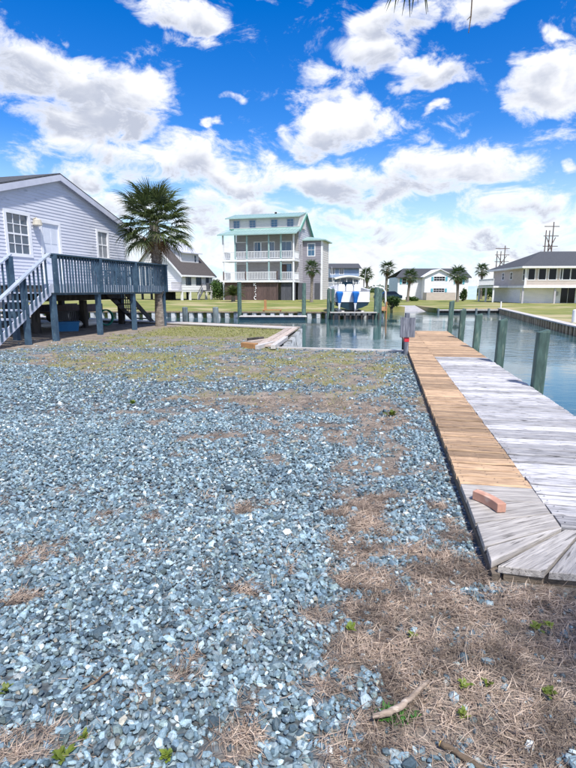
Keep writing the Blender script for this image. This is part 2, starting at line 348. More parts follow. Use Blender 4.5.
# --- where bare straw / grass shows through the gravel: ground-space ellipses
STRAW = []
def straw(px, py, rx, ry, w=1.0):
    c = G(px, py); a = G(px + rx, py); b = G(px, py - ry); STRAW.append((c.x, c.y, abs(a.x - c.x), abs(b.y - c.y), w))
for s_ in [(500,690,150,80,1.2),(440,620,90,45,1.1),(560,640,110,60,1.2),(370,655,55,35,.9),(350,760,40,30,.55),(40,745,60,18,.75),(230,745,36,18,.8),
           (190,680,26,10,.7),(235,510,20,8,.7),(240,590,26,8,.6),(20,600,22,8,.6),(310,690,30,14,.6),(310,525,30,8,.5),(70,490,18,6,.7),(270,460,22,6,.5),
           (100,408,26,4,.5),(230,436,24,5,.7),(55,412,14,3,.6),(420,470,30,24,.75),(430,545,36,24,.6),(400,420,30,20,.85),(470,660,60,40,.9),(400,740,26,14,.4),(20,680,14,8,.5),(135,700,16,6,.4),(392,455,34,30,.85),(425,515,44,40,.8),(440,570,60,26,.95),(350,432,60,14,.6),(375,590,50,26,.75),(330,560,30,12,.5),(470,600,60,20,.9),(330,620,40,14,.5),(290,620,24,8,.45),(150,520,20,6,.45),(380,500,26,16,.6)]:
    straw(*s_)
def masks(x, y):
    """gravel 0..1 and green 0..1 on the near lot"""
    n1 = fbm(x*1.1 + 3, y*1.1 + 9); n2 = fbm(x*7.0, y*7.0 + 40, 4)
    sfield = np.zeros_like(x)
    for cx, cy, rx, ry, w in STRAW:
        q = ((x-cx)/rx)**2 + ((y-cy)/ry)**2; sfield = np.maximum(sfield, w*np.clip(1.3-q, 0, 1))
    far = sstep(4.3, 7.2, y + 1.0*(n1-.5)*4 + np.clip(-x-1.2, 0, 6)*-1.15)          # grass takes over away from the camera, gravel stays longest on the left
    far = far*(.66 + .9*(n1-.32))
    stripd = np.exp(-((x - (.40 + DS*y))/.20)**2)*sstep(2.4, 3.2, y)
    band = .72*np.exp(-((x - (-.12 + DS*y))/.30)**2)*sstep(1.8, 2.6, y)*(1 - sstep(5.5, 7.5, y))              # washed gravel along the dock
    s = np.maximum(np.maximum(sfield, far), band) + (n2-.5)*2.0 + (n1-.5)*.5 - stripd*.45
    gravel = 1 - sstep(.22, .86, s)
    track = np.exp(-((y - 11.7 + .06*x)/.55)**2)*sstep(-1.6, -3.0, x)
    gravel = np.maximum(gravel, track*.8)
    n3 = fbm(x*.9 + 50, y*.9 + 13); n4 = fbm(x*3.3 + 5, y*3.3 + 77, 3)
    green = sstep(5.2, 9.0, y)*sstep(.42, .66, n3*.55 + n4*.55)*(1-gravel*.8)
    lawn = sstep(14.3, 15.6, y + .12*x + (n4-.5)*1.5)*sstep(-5.2, -4.4, x)
    green = np.maximum(green, lawn); gravel = gravel*(1-lawn)
    dd_ = (x + 6.52)*.97 - (y - 14.15)*.25
    sand = sstep(1.0, .3, dd_ + (n4-.5)*.9)*sstep(11.6, 12.4, y)                     # bare sand round and under the deck
    return gravel*(1-sand), green*(1-sand)
def gz(x, y): return (fbm(x*.7, y*.7)-.5)*.035*sstep(0, 4, np.abs(y))

NX, NY = 190, 236; xs = np.linspace(-11.5, 7.5, NX); ys = np.linspace(-1.5, 22.1, NY)
X, Y = np.meshgrid(xs, ys); ins = inpoly(X, Y, LOT)
gr, gn = masks(X, Y); Z = gz(X, Y)
idx = np.arange(NX*NY).reshape(NY, NX)
okc = ins[:-1,:-1] & ins[1:,:-1] & ins[:-1,1:] & ins[1:,1:]
Fq = np.stack([idx[:-1,:-1], idx[:-1,1:], idx[1:,1:], idx[1:,:-1]], -1)[okc]
V = np.stack([X, Y, Z], -1).reshape(-1, 3)
used = np.unique(Fq); remap = -np.ones(NX*NY, int); remap[used] = np.arange(len(used))
m_ground = bpy.data.materials.new('ground_soil'); m_ground.use_nodes = True
def build_ground_mat(m):
    nt = m.node_tree; b = nt.nodes['Principled BSDF']; b.inputs['Roughness'].default_value = .95
    ag = N(nt, 'ShaderNodeAttribute', attribute_name='gravel').outputs['Fac']; an = N(nt, 'ShaderNodeAttribute', attribute_name='green').outputs['Fac']
    co = N(nt, 'ShaderNodeTexCoord').outputs['Object']
    vo = N(nt, 'ShaderNodeTexVoronoi', ins={'Vector': co, 'Scale': 34.0, 'Randomness': 1.0})
    rmp = N(nt, 'ShaderNodeValToRGB', ins={0: N(nt, 'ShaderNodeSeparateColor', ins={0: vo.outputs['Color']}).outputs[0]})
    cr = rmp.color_ramp; cr.elements[0].color = (.05, .075, .095, 1); cr.elements[1].color = (.34, .42, .47, 1); e = cr.elements.new(.55); e.color = (.14, .20, .24, 1)
    gd = N(nt, 'ShaderNodeMix', data_type='RGBA', ins={0: smooth(nt, vo.outputs['Distance'], .42, .70), 6: rmp.outputs[0]}); gd.inputs[7].default_value = (.075, .09, .10, 1)
    ns = N(nt, 'ShaderNodeTexNoise', ins={'Vector': co, 'Scale': 38.0, 'Detail': 8.0, 'Roughness': .7}); ns2 = N(nt, 'ShaderNodeTexNoise', ins={'Vector': co, 'Scale': 4.0, 'Detail': 5.0})
    so_ = N(nt, 'ShaderNodeValToRGB', ins={0: ns.outputs['Fac']}); c = so_.color_ramp; c.elements[0].position = .3; c.elements[0].color = (.055, .043, .034, 1); c.elements[1].position = .72; c.elements[1].color = (.31, .26, .215, 1)
    s2 = N(nt, 'ShaderNodeMix', data_type='RGBA', ins={0: M_(nt, 'MULTIPLY', smooth(nt, ns2.outputs['Fac'], .4, .65), .5), 6: so_.outputs[0]}); s2.inputs[7].default_value = (.42, .36, .30, 1)
    gg = N(nt, 'ShaderNodeValToRGB', ins={0: ns.outputs['Fac']}); c = gg.color_ramp; c.elements[0].position = .32; c.elements[0].color = (.10, .12, .03, 1); c.elements[1].position = .68; c.elements[1].color = (.36, .34, .12, 1)
    mA = N(nt, 'ShaderNodeMix', data_type='RGBA', ins={0: M_(nt, 'MULTIPLY', an, .75), 6: s2.outputs[2], 7: gg.outputs[0]})
    mB = N(nt, 'ShaderNodeMix', data_type='RGBA', ins={0: ag, 6: mA.outputs[2], 7: gd.outputs[2]})
    nt.links.new(mB.outputs[2], b.inputs['Base Color'])
    hh = N(nt, 'ShaderNodeMix', data_type='FLOAT', ins={0: ag, 2: ns.outputs['Fac'], 3: M_(nt, 'SUBTRACT', 1.0, M_(nt, 'MULTIPLY', vo.outputs['Distance'], 1.0))})
    bp = N(nt, 'ShaderNodeBump', ins={'Strength': .8, 'Distance': .02, 'Height': hh.outputs[0]}); nt.links.new(bp.outputs[0], b.inputs['Normal'])
build_ground_mat(m_ground)
me = np_mesh('ground', V[used], remap[Fq], m_ground, True, {'gravel': gr.ravel()[used], 'green': gn.ravel()[used]})
ground = link('ground', me); ground['kind'] = 'structure'
bm = bmesh.new(); bm.from_mesh(me)                       # the rest of the lot, a touch lower, with an earth face down to the bulkheads
gl = bm.verts.layers.float.get('gravel'); nl = bm.verts.layers.float.get('green')
tv = [bm.verts.new((x, y, -.045)) for x, y in LOT]; bv = [bm.verts.new((x, y, -1.4)) for x, y in LOT]
for v in tv: v[gl] = .35; v[nl] = .3
bm.faces.new(tv)
for i in range(len(LOT)): j = (i+1) % len(LOT); bm.faces.new((tv[i], bv[i], bv[j], tv[j]))
bmesh.ops.recalc_face_normals(bm, faces=bm.faces[-len(LOT)-1:]); bm.to_mesh(me); bm.free()

# --- water
m_water = bpy.data.materials.new('canal_water'); m_water.use_nodes = True
nt = m_water.node_tree; b = nt.nodes['Principled BSDF']
b.inputs['Base Color'].default_value = (.04, .10, .115, 1); b.inputs['Roughness'].default_value = .03; b.inputs['IOR'].default_value = 1.5
co = N(nt, 'ShaderNodeTexCoord').outputs['Object']
w1 = N(nt, 'ShaderNodeTexNoise', ins={'Vector': VM(nt, 'MULTIPLY', co, (1.0, 1.5, 1)).outputs[0], 'Scale': 1.5, 'Detail': 3.0, 'Roughness': .5, 'Distortion': .4})
w2 = N(nt, 'ShaderNodeTexNoise', ins={'Vector': VM(nt, 'MULTIPLY', co, (1.0, 1.8, 1)).outputs[0], 'Scale': 6.0, 'Detail': 3.0, 'Roughness': .5})
patch = N(nt, 'ShaderNodeTexNoise', ins={'Vector': co, 'Scale': .13, 'Detail': 2.0})
hgt = M_(nt, 'ADD', w1.outputs['Fac'], M_(nt, 'MULTIPLY', w2.outputs['Fac'], .28))
bp = N(nt, 'ShaderNodeBump', ins={'Strength': smooth(nt, patch.outputs['Fac'], .44, .60, .08, .50), 'Distance': .05, 'Height': hgt}); nt.links.new(bp.outputs[0], b.inputs['Normal'])
WZ = -.75
wm = MB().add([(-400, -60, WZ), (400, -60, WZ), (400, 70, WZ), (-400, 70, WZ)], [(0, 1, 2, 3)]).build('water', m_water); wm['kind'] = 'structure'

# --- far bank: one sheet out to the horizon, rising a little behind its bulkhead on the left
FB_L = (-60, 44.0); FB_LIFT = (7.4, 38.9)
FAR = [(-4000, 44), FB_L, (-9.6, 40.2), FB_LIFT, (8.6, 45.5), (10.5, 50.5), (11.7, 50.6), (11.7, 56.5), (14.2, 56.5), (14.2, 48.2), (20.6, 48.6), (14.45, 25.2), (12.6, 16.5), (13.2, 9.0), (4000, 9.0), (4000, 6000), (-4000, 6000)]
def farz(x, y): return -.3 + .40*float(sstep(40, 64, np.array(y)))*float(1 - sstep(7, 16, np.array(x)))
fx = sorted(set(list(np.arange(-44, 60, 2.0)) + [-4000, -1200, -400, -150, -80, 80, 150, 400, 1200, 4000])); 
fy = sorted(set(list(np.arange(9, 110, 2.0)) + [130, 160, 220, 350, 800, 2000, 6000]))
bm = bmesh.new(); fv = [bm.verts.new((x, y, -.3)) for x, y in FAR]; fb_ = [bm.verts.new((x, y, -1.2)) for x, y in FAR]
bm.faces.new(fv)
for i in range(len(FAR)): j = (i+1) % len(FAR); bm.faces.new((fv[i], fb_[i], fb_[j], fv[j]))
for x in fx[1:-1]: bmesh.ops.bisect_plane(bm, geom=bm.verts[:]+bm.edges[:]+bm.faces[:], plane_co=(x, 0, 0), plane_no=(1, 0, 0))
for y in fy[1:-1]: bmesh.ops.bisect_plane(bm, geom=bm.verts[:]+bm.edges[:]+bm.faces[:], plane_co=(0, y, 0), plane_no=(0, 1, 0))
for v in bm.verts:
    if abs(v.co.z + .3) < .01: v.co.z = farz(v.co.x, v.co.y)
bmesh.ops.recalc_face_normals(bm, faces=bm.faces)
m_lawn = mat('far_lawn_grass', (.24, .235, .06), (.13, .165, .03), .35, .95, .6, 9, (1, 1, 1), c3=(.36, .31, .16), s3=.22, f3=(.50, .64), detail=9)
me = bpy.data.meshes.new('far_lawn'); bm.to_mesh(me); bm.free(); me.materials.append(m_lawn)
fl = link('far_lawn', me); fl['kind'] = 'structure'

# ================================================================== GRAVEL, STRAW, GRASS on the near lot
rs = np.random.RandomState(11)
def scatter(n, y0, y1, power=1.0, k=.68, x_off=1.0):
    """random points in the wedge the camera sees (with a margin to both sides)"""
    u = rs.rand(n); y = (y0**power + u*(y1**power - y0**power))**(1/power)
    x = (rs.rand(n)*2-1)*(k*y + x_off); return x, y
phi = (1+5**.5)/2
ICO_V = np.array([(-1,phi,0),(1,phi,0),(-1,-phi,0),(1,-phi,0),(0,-1,phi),(0,1,phi),(0,-1,-phi),(0,1,-phi),(phi,0,-1),(phi,0,1),(-phi,0,-1),(-phi,0,1)])/math.sqrt(1+phi*phi)
ICO_F = np.array([(0,11,5),(0,5,1),(0,1,7),(0,7,10),(0,10,11),(1,5,9),(5,11,4),(11,10,2),(10,7,6),(7,1,8),(3,9,4),(3,4,2),(3,2,6),(3,6,8),(3,8,9),(4,9,5),(2,4,11),(6,2,10),(8,6,7),(9,8,1)])
def dock_clear(x, y, pad=0.0): return ~((x > .575 + DS*y - pad) & (y > 2.27 - .28*np.clip(x-.95, 0, 3) - pad))
def stones(x, y, size, lift):
    n = len(x); rad = 1 + (rs.rand(n, 12) - .5)*.50
    v = ICO_V[None]*rad[..., None]
    sc = size[:, None]*np.stack([.85 + .5*rs.rand(n), .62 + .3*rs.rand(n), .46 + .30*rs.rand(n)], -1); v = v*sc[:, None, :]
    tx = (rs.rand(n)-.5)*1.5; ty = (rs.rand(n)-.5)*1.5; tz = rs.rand(n)*6.283
    def rot(v, a, i, j):
        c, s = np.cos(a)[:, None], np.sin(a)[:, None]; vi = v[..., i]*c - v[..., j]*s; vj = v[..., i]*s + v[..., j]*c
        v = v.copy(); v[..., i] = vi; v[..., j] = vj; return v
    v = rot(rot(rot(v, tx, 1, 2), ty, 0, 2), tz, 0, 1)
    v[..., 0] += x[:, None]; v[..., 1] += y[:, None]; v[..., 2] += (gz(x, y) + lift)[:, None]
    f = ICO_F[None] + (np.arange(n)*12)[:, None, None]
    base = np.array([(.17,.235,.285),(.235,.31,.36),(.10,.15,.19),(.34,.40,.44),(.13,.185,.24),(.62,.64,.65),(.30,.27,.23),(.20,.26,.27)])
    pick = rs.choice(len(base), n, p=[.24,.22,.15,.14,.13,.025,.035,.06]); c = base[pick]*np.array([.90, .97, .96])*(.36 + 1.05*rs.rand(n))[:, None]
    return v.reshape(-1, 3), f.reshape(-1, 3), np.repeat(c, 12, 0)
allv, allf, allc = [], [], []; nv = 0
for (n, y0, y1, s0, s1) in [(48000, .70, 3.0, .0085, .0185), (57000, 2.9, 5.6, .0105, .020), (39000, 5.5, 10.5, .013, .024), (10000, 10.4, 14.5, .016, .026)]:
    x, y = scatter(n, y0, y1, 2.0)
    g, gg = masks(x, y); keep = (rs.rand(n) < np.clip(g*1.02 + .07, 0, 1)) & dock_clear(x, y, .035) & inpoly(x, y, LOT)
    x, y, g = x[keep], y[keep], g[keep]
    size = s0 + (s1-s0)*rs.rand(len(x))**1.8; size *= 1 + .7*(rs.rand(len(x)) < .025)
    v, f, c = stones(x, y, size, size*.25 + .014*rs.rand(len(x))*g)
    allv.append(v); allf.append(f + nv); allc.append(c); nv += len(v)
m_stone = bpy.data.materials.new('blue_grey_stone'); m_stone.use_nodes = True
nt = m_stone.node_tree; b = nt.nodes['Principled BSDF']; b.inputs['Roughness'].default_value = .62
ca = N(nt, 'ShaderNodeAttribute', attribute_name='tint').outputs['Color']; co = N(nt, 'ShaderNodeTexCoord').outputs['Object']
nn = N(nt, 'ShaderNodeTexNoise', ins={'Vector': co, 'Scale': 90.0, 'Detail': 4.0, 'Roughness': .7})
hs = N(nt, 'ShaderNodeHueSaturation', ins={'Color': ca, 'Value': smooth(nt, nn.outputs['Fac'], .3, .7, .75, 1.3)}); nt.links.new(hs.outputs[0], b.inputs['Base Color'])
bp = N(nt, 'ShaderNodeBump', ins={'Strength': .5, 'Distance': .004, 'Height': nn.outputs['Fac']}); nt.links.new(bp.outputs[0], b.inputs['Normal'])
me = np_mesh('gravel', np.concatenate(allv), np.concatenate(allf), m_stone, False, {'tint': np.concatenate(allc)})
go_ = link('gravel', me); go_['kind'] = 'stuff'; tag(go_, 'loose blue grey crushed stone spread over the yard', 'gravel')

def blades(x, y, length, width, flat, col_mat, name, label, cat, curl=.5, z0=None):
    """thin 3-segment ribbons; flat = 0 upright .. 1 lying"""
    n = len(x); a = rs.rand(n)*6.283; inc = (1-flat)*1.2 + (rs.rand(n)-.5)*.45; inc = np.clip(inc, .02, 1.5)
    dx, dy = np.cos(a)*np.cos(inc), np.sin(a)*np.cos(inc); dz = np.sin(inc)
    sx, sy = -np.sin(a), np.cos(a); bend = (rs.rand(n)-.5)*2*curl
    zb = gz(x, y) + (z0 if z0 is not None else 0.0)
    pts = []
    for k, t in enumerate((0, .4, .75, 1.0)):
        px = x + (dx*t + sx*bend*t*t)*length; py = y + (dy*t + sy*bend*t*t)*length; pz = zb + dz*t*length - (.35*dz + .01)*t*t*length*.8 + .003
        w = width*(1, .9, .6, .12)[k]
        pts += [np.stack([px - sx*w/2, py - sy*w/2, pz], -1), np.stack([px + sx*w/2, py + sy*w/2, pz + w*.25], -1)]
    v = np.stack(pts, 1).reshape(-1, 3)
    q = np.array([(0,1,3,2),(2,3,5,4),(4,5,7,6)]); f = (q[None] + (np.arange(n)*8)[:, None, None]).reshape(-1, 4)
    o = link(name, np_mesh(name, v, f, col_mat, True)); o['kind'] = 'stuff'; tag(o, label, cat); return o
X0, Y0, L0, F0, Z0 = [], [], [], [], []
for (n, y0, y1, l0, l1) in [(265000, .70, 3.3, .022, .085), (75000, 3.2, 6.5, .035, .08), (30000, 6.4, 11.5, .05, .09)]:
    x, y = scatter(n, y0, y1, 2.0); g, gg = masks(x, y)
    clump = fbm(x*9, y*9, 2)
    keep = (rs.rand(n) < np.clip((1-g)*1.0*(.35 + 1.1*(clump-.2)), .012, 1)*(1-gg*.6)) & dock_clear(x, y, .0) & inpoly(x, y, LOT)
    x, y = x[keep], y[keep]; X0.append(x); Y0.append(y); L0.append(l0 + (l1-l0)*rs.rand(len(x))); F0.append(np.clip(.93 - .45*rs.rand(len(x))**3, 0, 1)); Z0.append(.022*rs.rand(len(x))**2)
X0, Y0, L0, F0, Z0 = map(np.concatenate, (X0, Y0, L0, F0, Z0))
blades(X0, Y0, L0, .0012 + .0015*rs.rand(len(X0))**2 + .00035*Y0, F0, m_straw, 'dry_grass', 'matted dead straw coloured grass between the stones', 'dry grass', z0=Z0)
n = 60000; x, y = scatter(n, 5.0, 19.5, 1.4, .62, 0)
g, gg = masks(x, y); keep = (rs.rand(n) < gg*1.1) & inpoly(x, y, LOT) & dock_clear(x, y); x, y = x[keep], y[keep]
blades(x, y, .04 + .06*rs.rand(len(x)), .005 + .0012*y*rs.rand(len(x)), .25 + .4*rs.rand(len(x)), m_grassb, 'grass', 'patchy yellow green grass by the shore', 'grass')

# ================================================================== DOCK
DK = math.hypot(1, DS); DROT = -math.atan(DS)          # dock frame: local Y runs out along the dock, local X to the right
DZ = .085
KD = (H - DZ)/1.26
def dloc(p): return Vector(((p.x - DS*p.y)/DK, (p.y + DS*p.x)/DK, p.z))
dock = thing('dock', 'long low timber dock of tan and silver grey planks beside the yard', 'dock', (0, 0, 0), DROT)
XL, XS, XR, YN, YM, YF = [q*KD for q in (.535, .985, 1.955, 2.27, 2.745, 16.25)]
def plank_mesh(name, L, w, t, m, seed):
    r = random.Random(seed); mb = MB(); nseg = 6; secs = []
    for i in range(nseg + 1):
        xx = -L/2 + L*i/nseg; dz = (r.random()-.5)*.006; dy = (r.random()-.5)*.004; ew = w/2 - .0015
        if i in (0, nseg): xx += (r.random()-.5)*.005
        secs.append([(xx, -ew+dy, -t), (xx, ew+dy, -t), (xx, ew+dy, -.009+dz), (xx, ew-.008+dy, dz), (xx, 0, dz - .001), (xx, -ew+.008+dy, dz), (xx, -ew+dy, -.009+dz)])
    mb.loft(secs); nf = len(mb.f)
    for xe in (-L/2+.035, 0.02, L/2-.035):
        for ye in (-w*.25, w*.25):
            cx_, cy_ = xe + r.uniform(-.008, .008), ye + r.uniform(-.006, .006)
            mb.add([(cx_ + .0045*math.cos(a*1.047), cy_ + .0045*math.sin(a*1.047), .0045) for a in range(6)], [(0, 1, 2, 3, 4, 5)])
    me = mb.mesh(name, m); me.materials.append(m_nail)
    for p in me.polygons:
        if len(p.vertices) == 6: p.material_index = 1
    return me
SW, MW = .150, .166
strip_me = [plank_mesh('plank', XS-XL-.004, SW-.019-.005*(i % 3), .036, m_tan, 100+i) for i in range(6)]
main_g = [plank_mesh('plank', XR-XS-.004, MW-.021-.005*(i % 3), .036, m_grey, 200+i) for i in range(6)]
main_t = [plank_mesh('plank', XR-XS-.004, MW-.020-.005*(i % 3), .036, m_tan, 300+i) for i in range(6)]
rp = random.Random(5)
ystrip = dloc(G(492, 485, DZ)).y
k = 0; yy = ystrip
while yy + SW < YF:
    link('plank', strip_me[k % 6], dock, ((XL+XS)/2 + rp.uniform(-.003, .003), yy + SW/2, DZ + rp.uniform(-.004, .004)), (rp.uniform(-.02, .02), rp.uniform(-.006, .006), rp.uniform(-.008, .008) + (math.pi if rp.random() < .5 else 0))); yy += SW; k += 1
yy = YM; k = 0
while yy + MW < YF + .05:
    ml = main_t if yy > 10.6 + rp.uniform(-.1, .1) else main_g
    link('plank', ml[k % 6], dock, ((XS+XR)/2 + rp.uniform(-.003, .003), yy + MW/2, DZ + rp.uniform(-.004, .004)), (rp.uniform(-.02, .02), rp.uniform(-.006, .006), rp.uniform(-.008, .008) + (math.pi if rp.random() < .5 else 0))); yy += MW; k += 1
# grey corner boards fanning round, then boards of the return toward the right
def pl(px, py): return dloc(G(px, py, DZ))
fan = [((462,483),(522,487)), ((468.6,498.6),(533,502)), ((477.4,522.7),(543,512.6)), ((486,547),(551,526))]
fan = [(Vector((XL+.002, pl(*a).y, 0)), Vector((XS, pl(*b_).y, 0))) for a, b_ in fan]
def board(poly, m=m_greyw, t=.04, dz=0.0, gap=.009):
    """plank from a ground outline; its mesh lies along local X so that the grain follows it"""
    P_ = [Vector((p[0], p[1], 0)) for p in poly]; c = sum(P_, Vector())/len(P_)
    e = max(((P_[(i+1) % len(P_)] - P_[i]) for i in range(len(P_))), key=lambda v: v.length); a = math.atan2(e.y, e.x)
    rm = Matrix.Rotation(-a, 3, 'Z'); q = [rm @ (p - c) for p in P_]; hy = max(abs(p.y) for p in q); q = [Vector((p.x*.992, p.y*(1 - gap/hy), 0)) for p in q]
    o = MB().prism([(p.x, p.y) for p in q], -t, 0, 'z').build('plank', m, dock, (c.x, c.y, DZ + dz), (0, 0, a), bevel=.004); return o
for i in range(3):
    a0, b0 = fan[i]; a1, b1 = fan[i+1]; board([a0, b0, b1, a1], dz=rp.uniform(-.002, .003))
CORN = Vector((XL+.004, YN+.03, 0)); INN = Vector((XS, YM-.012, 0))
board([fan[3][0], fan[3][1], INN, CORN], dz=.002)
xs_ = [XL+.02, XL+.235, XL+.47, XL+.66]
board([CORN+Vector((.02, -.02, 0)), INN+Vector((.01, -.004, 0)), (XS+.105, YM-.008, 0), (XL+.245, YN-.01, 0)], dz=-.002)
board([(XL+.25, YN-.01, 0), (XS+.11, YM-.008, 0), (XS+.255, YM-.008, 0), (XL+.475, YN-.012, 0)], dz=.001)
board([(XL+.48, YN-.012, 0), (XS+.26, YM-.008, 0), (XS+.41, YM-.008, 0), (XL+.72, YN-.012, 0)], dz=-.001)
xx = XL + .725; x2 = XS + .415
while xx < 4.2:
    board([(xx, YN-.012, 0), (x2, YM-.008, 0), (x2+.19, YM-.008, 0), (xx+.2, YN-.012, 0)], dz=rp.uniform(-.002, .002)); x2 += .195; xx = max(xx + .205, x2) if xx < x2 else xx + .205
# skirts, stringers and short support piles
MB().box(-(YF-YN)/2, (YF-YN)/2, -.019, .019, -.12, -.042).build('skirt_board', m_skirt, dock, (XL+.022, (YF+YN)/2, DZ), (0, 0, R(90)))
MB().box(-1.75, 1.75, -.019, .019, -.12, -.043).build('skirt_board', m_skirt, dock, (XL+.06+1.75, YN+.03, DZ))
MB().box(-(YF-YM)/2, (YF-YM)/2, -.019, .019, -.22, -.042).build('skirt_board', m_skirt, dock, (XR-.03, (YF+YM)/2, DZ), (0, 0, R(90)))
for xq in (XS-.03, XS+.45): MB().box(-(YF-YN)/2+.1, (YF-YN)/2-.05, -.019, .019, -.16, -.045).build('stringer', m_skirt, dock, (xq, (YF+YN)/2, DZ), (0, 0, R(90)))
for yq in (11.9, 13.9, 15.9): 
    for xq in (XL+.1, XR-.12): MB().tube([(xq, yq, -1.7), (xq, yq, DZ-.06)], .085, 10).build('support_pile', m_pile, dock)
# five green treated posts along the water side
tops = [(450.5, 301), (463.5, 309.5), (476, 314), (497, 318.5), (535, 329)]
bases = [(447, 331), (459, 338), (473, 347.5), (492.5, 362), (528, 386)]
for (bx, by), (tx, ty) in zip(bases, tops):
    p = dloc(G(bx, by, DZ)); s = p.y; hgt = (by - ty)*math.hypot(G(bx, by, DZ).x*0, G(bx, by, DZ).y)/F*.985
    mb = MB(); w = .074; yl = p.y; x0 = XR + w + .012
    lean = rp.uniform(.015, .03)
    secs = [[(x0 + sx*w + lz*lean, yl + sy*w, z) for sx, sy in ((-1,-.8),(-.8,-1),(.8,-1),(1,-.8),(1,.8),(.8,1),(-.8,1),(-1,.8))] for z, lz in ((-1.9, -1.9), (DZ, DZ), (DZ+hgt-.02, DZ+hgt))]
    secs.append([(x0 + sx*w*.86 + (DZ+hgt)*lean, yl + sy*w*.86, DZ+hgt + .02*sx) for sx, sy in ((-1,-.8),(-.8,-1),(.8,-1),(1,-.8),(1,.8),(.8,1),(-.8,1),(-1,.8))])
    mb.loft(secs).build('post', m_greenpost, dock)

# ================================================================== SMALL THINGS NEAR THE CAMERA
# curved paving brick
bA, bB = G(477, 498, DZ + .003), G(503, 512, DZ + .003); bl = (bA + bB)/2; LBR = (bB - bA).length
th0 = math.atan2(bB.y - bA.y, bB.x - bA.x); mb = MB(); secs = []
for i in range(11):
    t = (i/10 - .5); Rr = .42; a = t*LBR*1.05/Rr
    secs.append([(Rr*math.sin(a)*(1 + q/Rr), (Rr + q)*math.cos(a) - Rr, z) for q, z in ((-.028, 0), (.028, 0), (.028, .058), (-.028, .058))])
bo = mb.loft(secs).build('curved_brick', m_brick, None, (bl.x, bl.y, DZ + .003), (0, 0, th0), bevel=.004)
tag(bo, 'curved pink clay brick lying on the grey dock planks', 'brick')
def stick(name, pts, rads, m, label, cat, extra=None):
    P_ = [G(px, py, z) for px, py, z in pts]; o = P_[0].copy(); o.z = 0
    # refine with a little wander
    q = []; rr = []
    for i in range(len(P_)-1):
        for k in range(4):
            t = k/4; v = P_[i].lerp(P_[i+1], t); v += Vector((rp.uniform(-1, 1), rp.uniform(-1, 1), rp.uniform(0, .6)))*.0035; q.append(v - o); rr.append((rads[i]*(1-t) + rads[i+1]*t)*rp.uniform(.9, 1.1))
    q.append(P_[-1]-o); rr.append(rads[-1])
    mb = MB().tube(q, rr, 8)
    for (i, dv, r0) in (extra or []): mb.tube([q[i], q[i] + Vector(dv)*.5, q[i] + Vector(dv)], [r0, r0*.8, r0*.5], 6)
    ob = mb.build(name, m, None, o, smooth=True); return tag(ob, label, cat)
stick('driftwood_stick', [(372, 716, .03), (388, 713, .035), (404, 704, .03), (415, 694, .035), (428, 681, .04)], [.008, .0115, .011, .009, .007], m_drift,
      'pale bleached driftwood stick lying across a green weed patch', 'stick', [(2, (-.03, -.02, .01), .007)])
br = stick('cut_branch', [(441, 744, .025), (456, 752, .022), (474, 763, .018), (492, 776, .015)], [.0095, .009, .008, .007], m_bark, 'brown fallen branch with yellow cut end in dry grass', 'branch')
p0 = G(441, 744, .025) - Vector(br.location); p1 = G(456, 752, .022) - Vector(br.location); dd = (p0-p1).normalized()
MB().tube([p0 + dd*.0005, p0 + dd*.004], [.0092, .0088], 8).build('cut_end', m_cutwood, br)
stick('twig', [(82, 690, .03), (98, 680, .035), (112, 668, .03)], [.0035, .0045, .003], m_bark, 'thin dark twig lying on the gravel in the lower left corner', 'twig', [(4, (-.03, .02, .005), .0025)])
stick('twig', [(444, 560, .012), (442, 548, .016), (446, 536, .012)], [.003, .004, .003], m_drift, 'short pale curved twig on straw left of the grey dock corner', 'twig')
# small green weeds
def weed_mesh(seed, n=16, ln=.028):
    r = random.Random(seed); mb = MB()
    for i in range(n):
        a = r.random()*6.28; e = r.uniform(.25, 1.2); L = ln*r.uniform(.6, 1.2); d = Vector((math.cos(a)*math.cos(e), math.sin(a)*math.cos(e), math.sin(e)))
        s = Vector((-math.sin(a), math.cos(a), 0))*L*.2; o = Vector((r.uniform(-1, 1), r.uniform(-1, 1), 0))*ln*.35
        m_ = o + d*L*.6; t = o + d*L + Vector((0, 0, -L*.2))
        mb.add([o - s*.3, o + s*.3, m_ + s, t, m_ - s], [(0, 1, 2, 4), (2, 3, 4)])
    return mb.mesh('weed', m_weed)
wms = [weed_mesh(i) for i in range(4)]
for i, (px, py, sc, lb) in enumerate([(349,634,1.0,'small bright green weed standing alone in straw left of centre'),(463,690,.9,'small green weed in straw right of the driftwood stick tip'),(463,720,1.0,'small green weed between the driftwood stick and the cut branch'),
      (487,688,.8,'small green weed near the right edge among dark straw'),(545,698,1.0,'green weed in dry grass nearest the right edge'),(535,632,1.1,'yellow green weed in dry grass just below the dock corner'),(548,630,.9,'yellow green weed at the right edge below the dock boards'),
      (64,762,1.2,'yellow green weed on gravel at the bottom left edge'),(168,760,1.0,'bright green weed in gravel at the bottom edge'),(8,694,.9,'small weed at the left edge among blue gravel'),(84,742,.8,'tiny weed on gravel near the lower left corner, beside dry straw'),
      (412,640,.7,'tiny weed in the straw and gravel mix below the dock'),(134,405,2.2,'low green tuft in the far gravel left of centre'),(392,417,2.6,'low yellow green tuft in dry grass beside the dock')]):
    p = G(px, py); o = link('weed', wms[i % 4], None, (p.x, p.y, float(gz(np.array([p.x]), np.array([p.y]))[0]) + .016), (0, 0, i*1.3), (sc*1.2,)*3); tag(o, lb, 'weed', 'weeds sprouting in the yard')
